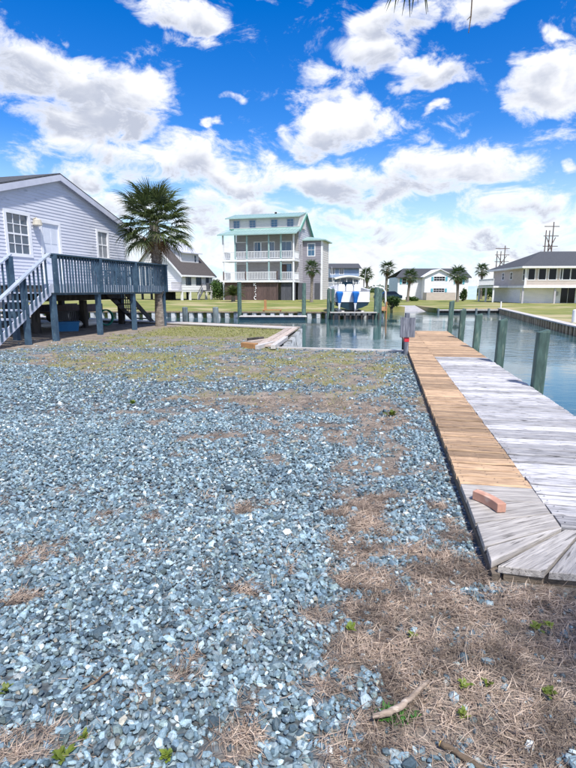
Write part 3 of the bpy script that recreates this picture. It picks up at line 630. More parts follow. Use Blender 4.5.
# mat of green leaves under the driftwood
mb = MB(); r = random.Random(8); c0 = G(396, 718)
for i in range(150):
    a = r.random()*6.28; q = r.random()**.6; o = Vector((math.cos(a)*.075*q, math.sin(a)*.035*q, .012)); b_ = r.random()*6.28; L = r.uniform(.012, .03); e = r.uniform(.1, 1.0)
    d = Vector((math.cos(b_)*math.cos(e), math.sin(b_)*math.cos(e), math.sin(e))); s = Vector((-math.sin(b_), math.cos(b_), 0))*L*.12
    mb.add([o - s*.5, o + s*.5, o + d*L*.6 + s, o + d*L, o + d*L*.6 - s], [(0, 1, 2, 4), (2, 3, 4)])
tag(mb.build('weed_patch', leafmat('weed_dark', (.04, .14, .03), (.07, .20, .03), .3), None, (c0.x, c0.y, 0)), 'flat dark green weed patch beneath the driftwood stick', 'weed')

# weathered sign seen from the back, at the shore end of the dock
sp_ = G(407, 354, 0); sg = thing('sign', 'weathered grey board sign on a post where dock meets shore', 'sign', (sp_.x - .03, sp_.y, 0), R(4))
sc_ = sp_.y/F
MB().box(-.045, .045, -.045, .045, -.35, (354-313)*sc_).build('post', m_signw, sg, bevel=.006)
zt, zb = (354-317.5)*sc_, (354-337)*sc_
for i, (a, b_) in enumerate(((-.165, -.057), (-.054, .052), (.055, .168))):
    MB().box(a, b_, -.075, -.049, zb + rp.uniform(-.008, .008), zt + rp.uniform(-.01, .01)).build('board', m_signw, sg, bevel=.003)
MB().box(-.05, .05, -.05, .05, (354-341.5)*sc_, (354-337.6)*sc_).build('reflector_band', m_red, sg)

# ================================================================== NEAR SHORE BULKHEADS
def corr(mb, p0, p1, z0, z1, pitch, amp):             # corrugated sheet piling between two points
    p0, p1 = Vector((*p0, 0)), Vector((*p1, 0)); L = (p1-p0).length; d = (p1-p0)/L; n_ = Vector((d.y, -d.x, 0)); k = int(L/pitch)
    prof = []
    for i in range(k):
        for t, a in ((0, 0), (.38, 0), (.5, 1), (.88, 1)): prof.append(p0 + d*(min((i+t)*pitch, L)) + n_*(a*amp))
    prof.append(p1)
    vs = [(p.x, p.y, z) for z in (z0, z1) for p in prof]; m_ = len(prof)
    mb.add(vs, [(i, i+1, m_+i+1, m_+i) for i in range(m_-1)]); return mb
def cap_boards(par, p0, p1, w, z, th, m, seg=2.4):
    p0, p1 = Vector((*p0, 0)), Vector((*p1, 0)); L = (p1-p0).length; d = (p1-p0)/L; a = math.atan2(d.y, d.x); k = max(1, round(L/seg))
    me_ = MB().box(-L/k/2+.004, L/k/2-.004, -w/2, w/2, 0, th).mesh('cap_board', m)
    for i in range(k):
        c = p0 + d*(L*(i+.5)/k); o = link('cap_board', me_, par, (c.x, c.y, z + rp.uniform(-.003, .003)), (0, 0, a + rp.uniform(-.004, .004)))
bk = thing('bulkhead', 'low white sheet pile bulkhead with brown timber cap left of the boat slip', 'bulkhead', (0, 0, 0))
corr(corr(MB(), SH_B, (SH_C[0]+.25, SH_C[1]+.4), -1.5, .02, .42, -.13), SH_A, SH_B, -1.5, .02, .42, -.13).build('sheet_pile', m_vinyl, bk, kind='stuff')
ab = (Vector(SH_B)-Vector(SH_A)).normalized(); nb_ = Vector((-ab.y, ab.x))
for k in range(3):
    o_ = -nb_*(.13 + .27*k) + Vector((0, 0)); cap_boards(bk, Vector(SH_A)+o_, Vector(SH_B)+o_+ab*.05, .26, .03, .045, m_capw if k else m_cap)
cb = (Vector(SH_C)-Vector(SH_B)).normalized()
for k in range(2):
    o_ = Vector((-(.10 + .22*k), -.02)); cap_boards(bk, Vector(SH_B)+o_+cb*.45, Vector(SH_C)+o_, .20, .034, .045, m_cap)
bk2 = thing('bulkhead', 'short low bulkhead with a thin pale cap closing the boat slip', 'bulkhead', (0, 0, 0))
corr(MB(), (SH_C[0], SH_C[1]), (SH_D[0], SH_D[1]), -1.5, -.02, .42, .12).build('sheet_pile', m_vinyl, bk2, kind='stuff')
cap_boards(bk2, SH_C, SH_D, .14, .0, .04, m_capw, 1.7)
# low broken timber frame at the corner of the slip
tf = thing('timber_frame', 'low weathered timber frame lying at the corner of the boat slip', 'timber', (0, 0, 0))
def tb(a, b_, w, h, z, m, nm='timber'): 
    A_ = G(*a, 0); B_ = G(*b_, 0); A_.z = B_.z = z + .002; d_ = (B_-A_); c = (A_+B_)/2
    MB().box(-d_.length/2, d_.length/2, -w/2, w/2, 0, h).build(nm, m, tf, c, (0, 0, math.atan2(d_.y, d_.x)), bevel=.006)
tb((243, 347.5), (256, 348.8), .16, .13, 0, m_orangewood); tb((257, 349.8), (273, 345.5), .10, .11, 0, m_capw); tb((249, 344.5), (270, 341.5), .14, .09, 0, m_cap); tb((273, 350), (286, 340.5), .12, .10, .02, m_capw); tb((248, 342.5), (263, 341), .10, .12, 0, m_pile)
# two mooring pilings beyond the walkway
for (px, tp, lb) in ((186, 306.5, 'pale grey mooring piling behind the near walkway, left of the pair'), (216.3, 306.5, 'pale grey mooring piling behind the near walkway, right of the pair')):
    t_ = (px - 288)/F; 
    yv = 22.2 + (-5.4 - t_*22)*.58; yv = 21.6 if px > 200 else 23.3
    zt = H + (HZ - tp)/F*yv
    tag(MB().tube([(0, 0, -2.0), (0, 0, zt-.03), (0, 0, zt)], [.13, .125, .09], 12).build('mooring_piling', m_piling_pale, None, (t_*yv, yv, 0)), lb, 'piling', 'pilings by the near walkway')

# ================================================================== GENERIC HOUSE PARTS
def siding(span, z0, z1, course, openings=(), depth=.014):
    """lapped boards: span(z)->(x0,x1); faces look along local -Y; openings are left out"""
    mb = MB(); z = z0
    while z < z1 - 1e-4:
        zt = min(z + course, z1); cuts = sorted({z, zt, *[q for o in openings for q in (o[2], o[3]) if z < q < zt]})
        for a, b_ in zip(cuts[:-1], cuts[1:]):
            ya = -depth*(1 - (a - z)/course); yb = -depth*(1 - (b_ - z)/course); xa0, xa1 = span(a); xb0, xb1 = span(b_)
            if xa1 - xa0 < .02: continue
            iv = [(xa0, xa1, xb0, xb1)]
            for o in openings:
                if o[2] < b_ - 1e-5 and o[3] > a + 1e-5:
                    nx = []
                    for (p, q, p2, q2) in iv:
                        if o[0] > p and o[1] < q: nx += [(p, o[0], p2, o[0]), (o[1], q, o[1], q2)]
                        else: nx.append((p, q, p2, q2))
                    iv = nx
            for (p, q, p2, q2) in iv:
                mb.add([(p, ya, a), (q, ya, a), (q2, yb, b_), (p2, yb, b_)], [(0, 1, 2, 3)])
                if a == z: mb.add([(p, ya, a), (q, ya, a), (q, 0.0, a), (p, 0.0, a)], [(0, 3, 2, 1)])
        z = zt
    return mb
def window(par, loc, w, h, cols=2, rows=2, trim=.09, rotz=0.0, tm=None, gm=None, sash=True, name='window', sill=False):
    """window at its lower left corner, looking along local -Y; frame > pane, muntin"""
    tm = tm or m_white; gm = gm or m_glass
    mb = MB().box(-trim, 0, -.035, .06, -trim, h+trim).box(w, w+trim, -.035, .06, -trim, h+trim).box(0, w, -.035, .06, h, h+trim).box(0, w, -.035, .06, -trim, 0)
    o = mb.build(name, tm, par, loc, (0, 0, rotz))
    MB().box(0, w, .03, .05, 0, h).build('pane', gm, o)
    mb = MB(); b_ = .022 if w < 1.3 else .03
    for i in range(1, cols): x = w*i/cols; mb.box(x-b_/2, x+b_/2, .014, .0299, 0, h)
    for j in range(1, rows):
        z = h*j/rows; bb = b_*2.2 if (sash and j*2 == rows) else b_; xe = [0] + [w*i/cols for i in range(1, cols)] + [w]
        for i in range(cols): mb.box(xe[i] + (b_/2 if i else 0), xe[i+1] - (b_/2 if i < cols-1 else 0), .011, .0299, z-bb/2, z+bb/2)
    if mb.v: mb.build('muntin', tm, o)
    return o
def slab(mb, quad, th):                              # roof slab: four points, thickened downwards
    q = [Vector(p) for p in quad]; vs = q + [p - Vector((0, 0, th)) for p in q]
    return mb.add(vs, [(0,1,2,3),(7,6,5,4),(0,4,5,1),(1,5,6,2),(2,6,7,3),(3,7,4,0)])
def frameL(origin, u):
    """local frame at origin: x along u, -y toward the viewer's side; returns rotation and a pixel->(x,z) map on a plane y = const"""
    u = Vector((u[0], u[1], 0)).normalized(); v = Vector((-u.y, u.x, 0)); O = Vector((origin[0], origin[1], 0)); rz = math.atan2(u.y, u.x)
    def hit(px, py, y=0.0):
        r = ray(px, py); p0 = O + v*y; t = (p0 - CAM).dot(v)/r.dot(v); q = CAM + r*t; return (q - O).dot(u), q.z
    return rz, hit

# ================================================================== LEFT BEACH HOUSE with deck
PA, PB = G(58, 341), G(167, 328.5); uu = (PB - PA); uu.z = 0; uu.normalize(); uu = Matrix.Rotation(R(8.5), 3, 'Z') @ uu; vv = Vector((-uu.y, uu.x, 0)); DD = 2.2
OH = PA + vv*DD; rzH, hH = frameL(OH, uu)
house = thing('beach_house', 'grey lap sided beach house on dark piles with white trimmed gable', 'house', (OH.x, OH.y, 0), rzH)
xc = hH(126, 250)[0]; xa, za = hH(60, 174, -.16); zwall0 = 1.34
xe_, ze_ = hH(113.5, 215.2, -.16); slope = (za - ze_)/(xe_ - xa); xl = 2*xa - xc
def roofz(x): return za - abs(x - xa)*slope
top = za - .10
def span(z):
    zc = roofz(xc) - .10
    if z <= zc: return xl, xc
    hw = (top - z)/slope; return xa - hw, xa + hw
w1 = (*[hH(5.5, 0)[0]]*0,)
wx0, wz1 = hH(5.0, 212.0); wx1, _ = hH(26.5, 213); _, wz0 = hH(8.5, 252.5)
dx0, dz1 = hH(41, 222.5); dx1, _ = hH(57.5, 223)
vx0, vz1 = hH(97.0, 231.5); vx1, _ = hH(106.5, 233); _, vz0 = hH(98, 257)
DKZ = hH(54.3, 292.8, -DD)[1] + .24
opens = [(wx0, wx1, wz0, wz1), (dx0, dx1, DKZ, dz1), (vx0, vx1, vz0, vz1)]
siding(span, zwall0, top, .105, opens).build('wall', m_siding, house)
HD = 9.5
siding(lambda z: (0, HD), zwall0, roofz(xc)-.12, .105).build('wall', m_siding, house, (xc, 0, 0), (0, 0, R(90)))
siding(lambda z: (0, HD), zwall0, roofz(xc)-.12, .105).build('wall', m_siding, house, (xl, HD, 0), (0, 0, R(-90)))
siding(lambda z: (-span(z)[1], -span(z)[0]), zwall0, top, .105).build('wall', m_siding, house, (0, HD, 0), (0, 0, R(180)))
MB().box(xc-.07, xc+.02, -.02, .03, zwall0, roofz(xc)-.1).build('corner_board', m_white, house); MB().box(xl-.02, xl+.07, -.02, .03, zwall0, roofz(xc)-.1).build('corner_board', m_white, house)
ovx = .38; oy = .16
for s in (-1, 1):
    xe2 = (xc + ovx) if s > 0 else (xl - ovx); ze2 = roofz(xe2)
    slab(MB(), [(xa, -oy, za+.03), (xe2, -oy, ze2+.03), (xe2, HD+oy, ze2+.03), (xa, HD+oy, za+.03)], .05).build('roof', m_shingle, house)
    slab(MB(), [(xa, -oy-.012, za-.02), (xe2, -oy-.012, ze2-.02), (xe2, -oy+.02, ze2-.02), (xa, -oy+.02, za-.02)], .19).build('rake_board', m_rake, house)
    slab(MB(), [(xa, -oy+.022, za-.10), (xe2-s*.03, -oy+.022, roofz(xe2-s*.03)-.10), (xe2-s*.03, -.016, roofz(xe2-s*.03)-.10), (xa, -.016, za-.10)], .02).build('soffit', m_rake, house)
    MB().box(min(xe2, xe2+s*.02), max(xe2, xe2+s*.02), -oy, HD+oy, ze2-.17, ze2+.0).build('fascia', m_rake, house)
window(house, (wx0, 0, wz0), wx1-wx0, wz1-wz0, 3, 4, .10, gm=m_glass)
wn = window(house, (vx0, 0, vz0), vx1-vx0, vz1-vz0, 2, 2, .09, gm=m_glasscurt)
dr = MB().box(0, dx1-dx0, .02, .055, 0, dz1-DKZ).build('door', m_door, house, (dx0, 0, DKZ))
dw, dh = dx1-dx0, dz1-DKZ
mb = MB()
for (a, b_) in ((.12, .46), (.54, .88)):
    for (c, d) in ((.08, .30), (.36, .62), (.68, .93)): mb.box(dw*a, dw*b_, .012, .0195, dh*c, dh*d)
mb.build('door_panel', m_door, dr)
MB().box(-.10, 0, -.03, .03, 0, dh+.10).box(dw, dw+.10, -.03, .03, 0, dh+.10).box(0, dw, -.03, .03, dh, dh+.10).build('door_frame', m_white, dr)
MB().tube([(.07, .02, dh*.46), (.07, -.05, dh*.46)], .014, 8).tube([(.07, -.05, dh*.46), (.17, -.055, dh*.46)], .012, 8).box(.045, .095, .008, .0195, dh*.40, dh*.52).build('handle', m_black, dr)
lx, lz = hH(33.5, 222)
lp = MB().tube([(0, 0, .10), (0, -.10, .13), (0, -.13, .08)], .018, 8).tube([(0, -.13, .10), (0, -.13, .06), (0, -.13, -.10), (0, -.13, -.13)], [.04, .12, .15, .07], 10).build('porch_light', m_lamp, house, (lx, -.014, lz), smooth=False)
# floor and beams, piles
MB().box(xl, xc, .0, HD, zwall0-.03, zwall0-.004).build('floor', m_pile, house)
for yb in (.25, 3.2, 6.2, 9.2): MB().box(xl+.05, xc-.05, yb-.09, yb+.09, zwall0-.30, zwall0-.035).build('beam', m_pile, house)
for yb in (.25, 3.2, 6.2, 9.2):
    for xp in np.linspace(xl+.25, xc-.25, 4): MB().box(-.10, .10, -.10, .10, -.4, zwall0-.305).build('pile', m_pile, house, (float(xp), yb, 0))

deck = thing('deck', 'slate blue raised deck with baluster railing and stairs beside the grey house', 'deck', (PA.x, PA.y, 0), rzH)
_, hD = frameL(PA, uu)
px_ = [hD(x, 293)[0] for x in (54.3, 99.5, 134.5, 164.6)]
DE = px_[-1] + .10; RT = hD(48.5, 253.5)[1] - .01; RH = DKZ
MB_post = MB().box(-.07, .07, -.07, .07, -.35, RH-.06)
for x in px_: MB_post.build('post', m_slate, deck, (x, .07, 0), (0, 0, 0), bevel=.008)
# rim boards and joists, decking
MB().box(-.12, DE, -.035, .0, RH-.24, RH).build('rim_board', m_lav, deck)
MB().box(-.12, DE, .001, .14, RH-.30, RH-.05).build('beam', m_slate, deck)
MB().box(DE, DE+.035, -.035, DD-.02, RH-.24, RH).build('rim_board', m_lav, deck); MB().box(-.155, -.12, -.035, .25, RH-.24, RH).build('rim_board', m_lav, deck)
for k in range(12): MB().box(-.02, .02, .15, DD-.05, RH-.24, RH-.035).build('joist', m_pile, deck, (-.05 + k*(DE)/11.5, 0, 0))
mb = MB(); yb = .005
while yb < DD - .15: mb.box(-.12, DE, yb, yb+.135, RH-.032, RH); yb += .142
mb.build('decking', m_lav, deck, kind='stuff')
# railing: rail posts, balusters, cap rail
for i, x in enumerate(px_): MB().box(x-.05, x+.05, -.135, -.037, RH-.24, RT-.02).build('rail_post', m_slate, deck)
bme = MB().box(-.019, .019, -.075, -.037, RH-.23, RT-.045).mesh('baluster', m_slate)
for a, b_ in zip(px_[:-1], px_[1:]):
    n_ = max(4, round((b_-a-.1)/.122))
    for k in range(1, n_): link('baluster', bme, deck, (a + (b_-a)*k/n_, 0, rp.uniform(-.006, .006)), (0, rp.uniform(-.006, .006), 0))
MB().box(-.06, DE+.04, -.12, .03, RT-.02, RT+.018).build('cap_rail', m_slate, deck); MB().box(-.05, DE+.02, -.0365, .0, RT-.11, RT-.0205).build('top_rail', m_slate, deck)
# end railing (right end), turning back toward the house
bme2 = MB().box(-.019, .019, -.019, .019, RH-.23, RT-.045).mesh('baluster', m_slate)
for k in range(1, 18): link('baluster', bme2, deck, (DE+.055, k*.138, 0))
MB().box(DE-.02, DE+.10, .035, DD-.1, RT-.02, RT+.018).build('cap_rail', m_slate, deck)
# stairs on the left, going down toward the left
def stair(x_top, sgn, y0, y1, zt, run, m_str, m_tread, n=7, rail=(), zend=0.02):
    dz = (zt - zend)/n; dx = run/n
    for yq in (y0, y1):
        MB().prism([(x_top, zt-.02), (x_top + sgn*run, zend+.0), (x_top + sgn*run, zend-.02), (x_top+sgn*(run-.28), zend-.02), (x_top, zt-.30)], yq-.02, yq+.02, 'y').build('stringer', m_str, deck)
    for k in range(1, n):
        xa_ = x_top + sgn*(dx*(k-1) + .01); xb_ = x_top + sgn*(dx*k + .03)
        MB().box(min(xa_, xb_), max(xa_, xb_), y0+.025, y1-.025, zt-dz*k-.035, zt-dz*k).build('step', m_tread, deck)
    for yq in rail:
        rl = RT - RH
        MB().beam((x_top, yq, zt+rl), (x_top+sgn*run*1.05, yq, zend+rl-.05), .13, .04).build('handrail', m_railtop, deck)
        for k in range(1, 15):
            t = k/15; xq = x_top + sgn*run*t; zq = zt + (zend-zt)*t
            MB().box(xq-.019, xq+.019, yq-.019, yq+.019, zq-.16, zq+rl-.05).build('baluster', m_slate, deck)
        if sgn < 0:
            t = .40 ; xq = x_top + sgn*run*t; zq = zt + (zend-zt)*t
            MB().box(xq-.06, xq+.06, yq+.022, yq+.142, -.3 if yq < .5 else zq-.2, zq+rl-.025).build('post', m_slate, deck)
stair(-.16, -1, -.02, 1.15, RH, 2.35, m_lav, m_lav, 7, (-.065, 1.195))
MB().box(-.28, -.14, 1.12, 1.26, -.3, RT-.05).build('post', m_slate, deck)
# back stairs seen beneath the deck's right half
sx0 = hD(118, 300, 1.7)[0]
stair(sx0, 1, 1.35, 2.2, RH-.08, 2.2, m_pile, m_pile, 7, ())
for k in range(2, 13):
    t = k/14; xq = sx0 + 2.2*t; zq = (RH-.08)*(1-t)
    if zq + .75 < RH - .05: MB().box(xq-.017, xq+.017, 2.23, 2.264, max(zq-.15, .02), zq+.75).build('baluster', m_slate, deck)
# chairs on the deck
def deck_chair(x, y, rz, lb):
    p = PA + uu*x + vv*y; c = thing('deck_chair', lb, 'chair', (p.x, p.y, RH), rzH + rz, 'chairs on the slate blue deck')
    for k in range(5): MB().box(-.26+k*.105, -.165+k*.105, 0, .022, .26, 1.0).build('back_slat', m_slate, c, (0, .12, .05), (R(-22), 0, 0))
    MB().box(-.27, .27, -.38, .14, .345, .375).build('seat', m_slate, c)
    for s in (-1, 1):
        MB().box(s*.30-.05, s*.30+.05, -.40, .28, .55, .575).build('armrest', m_slate, c); MB().box(s*.30-.02, s*.30+.02, -.38, -.30, 0, .548).build('leg', m_slate, c); MB().box(s*.30-.02, s*.30+.02, .12, .20, 0, .548).build('leg', m_slate, c)
deck_chair(hD(107, 280, 1.6)[0], 1.6, R(10), 'slate blue slatted chair on the deck below the curtained window')
deck_chair(hD(123, 280, 1.5)[0], 1.5, R(-8), 'slate blue slatted chair on the deck nearer the palm')
# clutter under the house
def onfl(px, py): return G(px, py)
q = onfl(38, 336); t_ = thing('storage_tub', 'bright blue plastic tub on sand under the grey house', 'tub', (q.x+.1, q.y+2.0, 0), .4)
MB().loft([[(sx*(.32+e), sy*(.22+e), z) for sx, sy in ((-1,-1),(1,-1),(1,1),(-1,1))] for z, e in ((0, 0), (.30, .05))]).build('body', m_tube_blue, t_); MB().box(-.39, .39, -.29, .29, .301, .33).build('lid', m_tube_blue, t_)
q = onfl(53, 333); t_ = tag(MB().loft([[(x, w*math.cos(a), .16 + h_*math.sin(a)) for a in np.linspace(0, 6.28, 11)[:-1]] for x, w, h_ in ((-1.3, .03, .03), (-1.0, .2, .10), (-.3, .34, .15), (.5, .33, .15), (1.1, .18, .1), (1.35, .03, .03))]).build('kayak', m_gel, None, (q.x-.3, q.y+2.2, .0), (0, 0, rzH-.35), smooth=True), 'pale kayak hull stored on the sand under the house', 'kayak')
q = onfl(65, 329); t_ = thing('lattice_crate', 'dark slatted crate standing under the house between two piles', 'crate', (q.x, q.y+.5, 0), rzH)
for k in range(8): MB().box(-.42+k*.11, -.36+k*.11, -.3, -.27, .04, .62).build('slat', m_slateboard, t_)
MB().box(-.45, .45, -.265, .3, 0, .035).box(-.45, .45, -.265, .3, .60, .64).box(-.45, -.42, -.265, .3, .036, .599).box(.42, .45, -.265, .3, .036, .599).build('frame', m_slateboard, t_)
q = onfl(92, 329); mb = MB()
for k in range(4):
    ring = [(.0 + .03*k, .30*math.cos(a), .34 + .30*math.sin(a)) for a in np.linspace(0, 6.28, 25)]; mb.tube(ring, .028, 6, False)
tag(mb.build('hose_coil', m_greenhose, None, (q.x, q.y+1.6, 0), (0, 0, rzH+1.2), smooth=True), 'coiled green hose standing under the house by a pile', 'hose')
q = onfl(50, 330); t_ = thing('utility_trailer', 'dark low trailer parked beneath the house', 'trailer', (q.x-1.2, q.y+4.3, 0), rzH)
MB().box(-1.6, 1.6, -.7, .7, .45, .53).box(-1.6, 1.6, -.7, -.66, .531, .80).box(-1.6, 1.6, .66, .7, .531, .80).build('bed', m_lattice, t_)
for s in (-1, 1): MB().tube([(0, s*.72, .3), (0, s*.90, .3)], .3, 16).build('wheel', m_black, t_)
MB().beam((1.6, 0, .49), (2.8, 0, .44), .09, .08).build('tongue', m_metal, t_)

# ================================================================== PALMS AND SHRUBS
def frond_mesh(seed, Lp, Lb, nl, m, droop=.5, width=.03, spread=115, curlz=.0):
    """fan palm leaf: petiole along +X then leaflets radiating; lies in the XY plane, drooping"""
    r = random.Random(seed); mb = MB()
    pts = [(Lp*t, 0, -.10*Lp*t*t) for t in (0, .33, .66, 1)]; mb.tube(pts, [.018, .014, .012, .009], 5)
    c = Vector(pts[-1]); 
    for i in range(nl):
        a = R(-spread + 2*spread*i/(nl-1)) + r.uniform(-.05, .05); L = Lb*(.55 + .45*math.cos(a*.62))*r.uniform(.85, 1.1)
        d = Vector((math.cos(a), math.sin(a), .10 + .28*abs(math.sin(a))*r.uniform(.6, 1.3) + curlz)).normalized(); s = Vector((-d.y, d.x, 0)).normalized()
        w = width*r.uniform(.8, 1.2); dr_ = droop*r.uniform(.6, 1.3); fold = Vector((0, 0, w*.5))
        prof = ((.06, .35), (.35, 1.0), (.65, .75), (.86, .4), (1.0, .08)); rows = []
        for t, ww in prof:
            p = c + d*L*t + Vector((0, 0, -dr_*L*t**3)); rows.append((p - s*w*ww/2 + fold*ww, p, p + s*w*ww/2 + fold*ww))
        vs = [q for rw in rows for q in rw]; fs = []
        for k in range(len(rows)-1): fs += [(3*k, 3*k+1, 3*k+4, 3*k+3), (3*k+1, 3*k+2, 3*k+5, 3*k+4)]
        mb.add(vs, fs)
    return mb.mesh('frond', m)
def palm(name, base, height, rad, crown, label, n=40, variants=None, dead=None, group=None, seed=0, ndead=8, lean=(0, 0), boots=True, sc=1.0, trunk_m=None):
    r = random.Random(seed); t = thing(name, label, 'palm tree', base, r.random()*6.28*0, group)
    pts = []; rr = []
    for i in range(15):
        q = i/14; pts.append((lean[0]*q**1.5, lean[1]*q**1.5, -.25 + (height+.25)*q)); rr.append(rad*(1.25 - .35*min(1, q*3) + .14*q)*r.uniform(.96, 1.04))
    mb = MB().tube(pts, rr, 12)
    if boots:
        zz = height*.30; k = 0
        while zz < height-.05:
            a = k*2.4; q = zz/height; cx, cy = lean[0]*q**1.5, lean[1]*q**1.5
            d = Vector((math.cos(a), math.sin(a), 0)); p = Vector((cx, cy, zz)) + d*rad*.98
            sd = Vector((-d.y, d.x, 0)); tw = .5*(1 if k % 2 else -1)
            mb.beam(p - d*.02, p + d*.06 + Vector((0, 0, .20)) + sd*.05*tw, rad*.55, .035, d); zz += .045*height/4.5; k += 1
    mb.build('trunk', trunk_m or m_palmt, t, smooth=False)
    C_ = Vector((lean[0], lean[1], height))
    for i in range(n):
        q = (i + .5)/n; el_ = R(82 - 118*q**.9) + r.uniform(-.12, .12); a = i*2.39996 + r.uniform(-.2, .2)
        o = link('frond', variants[i % len(variants)], t, C_ + Vector((math.cos(a), math.sin(a), 0))*rad*.5 + Vector((0, 0, .12 - .35*q)), (r.uniform(-.35, .35), -el_, a), (sc*r.uniform(.88, 1.1),)*3)
    for i in range(ndead):
        a = i*2.4 + .5; el_ = R(-48 - 34*r.random())
        link('frond', dead[i % len(dead)], t, C_ + Vector((math.cos(a), math.sin(a), 0))*rad*.6 + Vector((0, 0, -.2)), (r.uniform(-.4, .4), -el_, a), (sc*r.uniform(.7, 1.0),)*3)
    return t
fr_near = [frond_mesh(40+i, .80, .74, 38, m_frond, .5, .036) for i in range(5)]
fr_dead = [frond_mesh(60+i, .6, .8, 26, m_dead, 1.1, .03, 100, -.3) for i in range(3)]
bp_ = G(160, 326); hz_ = H + (HZ - 225)/F*bp_.y
tp_ = atY(154, 222, bp_.y)
palm('palm_tree', (bp_.x, bp_.y, 0), hz_-.05, .155, 0, 'tall cabbage palm with shaggy crown behind the right end of the deck', 52, fr_near, fr_dead, None, 3, 5, (tp_.x - bp_.x, 0), sc=1.02)
fr_far = [frond_mesh(80+i, .75, .95, 18, m_frondfar, .6, .085) for i in range(4)]
fr_fdead = [frond_mesh(90+i, .7, .8, 14, m_dead, 1.1, .07, 100, -.3) for i in range(2)]
for i, (px, base_y, top_y, dist, cr, lb) in enumerate([
    (385.5, 298, 261.5, 78, 1.0, 'cabbage palm with split crown right of the boat, tallest of the far palms'), (367.5, 298, 268, 84, 1.0, 'cabbage palm rising behind the boat canopy'),
    (408, 300, 269.5, 76, .95, 'short palm in front of the white house left wing'), (458, 300, 266, 74, 1.15, 'broad palm in front of the white house right wing'),
    (481.5, 298, 264, 95, 1.1, 'slim palm between the white house and the tan house'), (311.5, 299, 261, 58, .78, 'palm against the shaded side wing of the green roofed house'), (363.3, 296, 271.5, 95, .7, 'small dark palm at the left of the palm cluster behind the boat')]):
    y = dist; x = (px-288)/F*y*math.cos(PIT); zb = farz(x, y); zt = H + (HZ-top_y)/F*y*math.cos(PIT)**2; hh = (zt - zb) - 1.05*cr
    palm('palm_tree', (x, y, zb), hh, .19*cr**.5, 0, lb, 24, fr_far, fr_fdead, 'palms across the canal', 20+i, 6, (random.Random(i).uniform(-.3, .3), 0), False, cr*.82)
# palm standing beside the camera; only leaf tips hang into the top of the frame
fan = atY(412, -52, 2.2); pc = Vector((2.75, -.85, 3.9)); 
pn = palm('palm_tree', (2.75, -.85, 0), 3.9, .16, 0, 'overhanging palm whose dark leaf tips show at the top edge', 18, fr_near, fr_dead, None, 77, 3, (0, 0), True, .66)
mb = MB(); mb.tube([pc, pc.lerp(fan, .5) + Vector((0, 0, .35)), fan], [.02, .014, .008], 6); r = random.Random(2)
for i, (tx, ty) in enumerate([(384.5, 9), (386, 12), (394, 13), (402, 16), (410, 17), (411.5, 14), (426.5, 14), (428, 12), (397, 5), (418, 4), (437, -12), (375, -10), (365, -25), (445, -30)]):
    tip = atY(tx, ty, 2.2 + r.uniform(-.1, .1)); mid = fan.lerp(tip, .55) + Vector((r.uniform(-.02, .02), r.uniform(-.06, .06), .04)); w = .011
    sd = Vector((1, .2, 0)); rows = [(fan, .5), (fan.lerp(mid, .6), 1), (mid, 1), (mid.lerp(tip, .6), .55), (tip, .06)]
    vs = [q for p, ww in rows for q in (p - sd*w*ww/2, p + Vector((0, .004, 0)), p + sd*w*ww/2)]; fs = []
    for k in range(4): fs += [(3*k, 3*k+1, 3*k+4, 3*k+3), (3*k+1, 3*k+2, 3*k+5, 3*k+4)]
    mb.add(vs, fs)
tw_ = [atY(474, -40, 2.6), atY(472, 0, 2.6), atY(471, 16, 2.6), atY(468.5, 33, 2.6)]
mb2 = MB().tube([pc, pc.lerp(tw_[0], .6) + Vector((0, 0, .2))] + tw_, [.010, .007, .004, .003, .003, .0018], 6).tube([tw_[2], atY(467, 20, 2.6)], [.0025, .0015], 5)
mb.v = [tuple(Vector(v) - Vector(pn.location)) for v in mb.v]; mb2.v = [tuple(Vector(v) - Vector(pn.location)) for v in mb2.v]
mb.build('frond', m_frond, pn); mb2.build('flower_stalk', m_bark, pn)

def leaf_cloud(seed, lumps, n, ls, m, name):
    """leaf faces spread through ellipsoid lumps (x,y,z,rx,ry,rz)"""
    q = np.random.RandomState(seed); vol = np.array([l[3]*l[4]*l[5] for l in lumps])**.67; pk = q.choice(len(lumps), n, p=vol/vol.sum()); L = np.array(lumps)[pk]
    d = q.normal(size=(n, 3)); d /= np.linalg.norm(d, axis=1)[:, None]; rad = (.45 + .6*q.rand(n)**.6)[:, None]; c = L[:, :3] + d*rad*L[:, 3:]
    a = q.normal(size=(n, 3)); a /= np.linalg.norm(a, axis=1)[:, None]; b_ = np.cross(a, q.normal(size=(n, 3))); b_ /= np.linalg.norm(b_, axis=1)[:, None]
    s = ls*(.6 + .8*q.rand(n))[:, None]; v = np.stack([c - a*s, c + b_*s*.45, c + a*s, c - b_*s*.45], 1).reshape(-1, 3)
    return np_mesh(name, v, np.arange(4*n).reshape(-1, 4), m, False)
def shrub(name, label, px, py0, py1, wpx, dist, seed, m=None, cat='shrub', group=None, n=1500, ls=.16):
    x = (px-288)/F*dist*math.cos(PIT); zb = farz(x, dist) ; h = (py0 - py1)/F*dist; w = wpx/F*dist/2; r = random.Random(seed)
    t = thing(name, label, cat, (x, dist, zb), 0, group)
    lumps = [(r.uniform(-.6, .6)*w, r.uniform(-.5, .5)*w, h*r.uniform(.25, .72), w*r.uniform(.35, .6), w*r.uniform(.35, .6), h*r.uniform(.22, .33)) for _ in range(9)]
    link('crown', leaf_cloud(seed, lumps, n, ls, m or m_leaf, 'crown'), t)
    mb = MB()
    for k in range(4): a = k*1.6; mb.tube([(.1*math.cos(a), .1*math.sin(a), -.15), (w*.4*math.cos(a), w*.4*math.sin(a), h*.55)], [.05, .02], 6)
    mb.build('stem', m_pile, t); return t
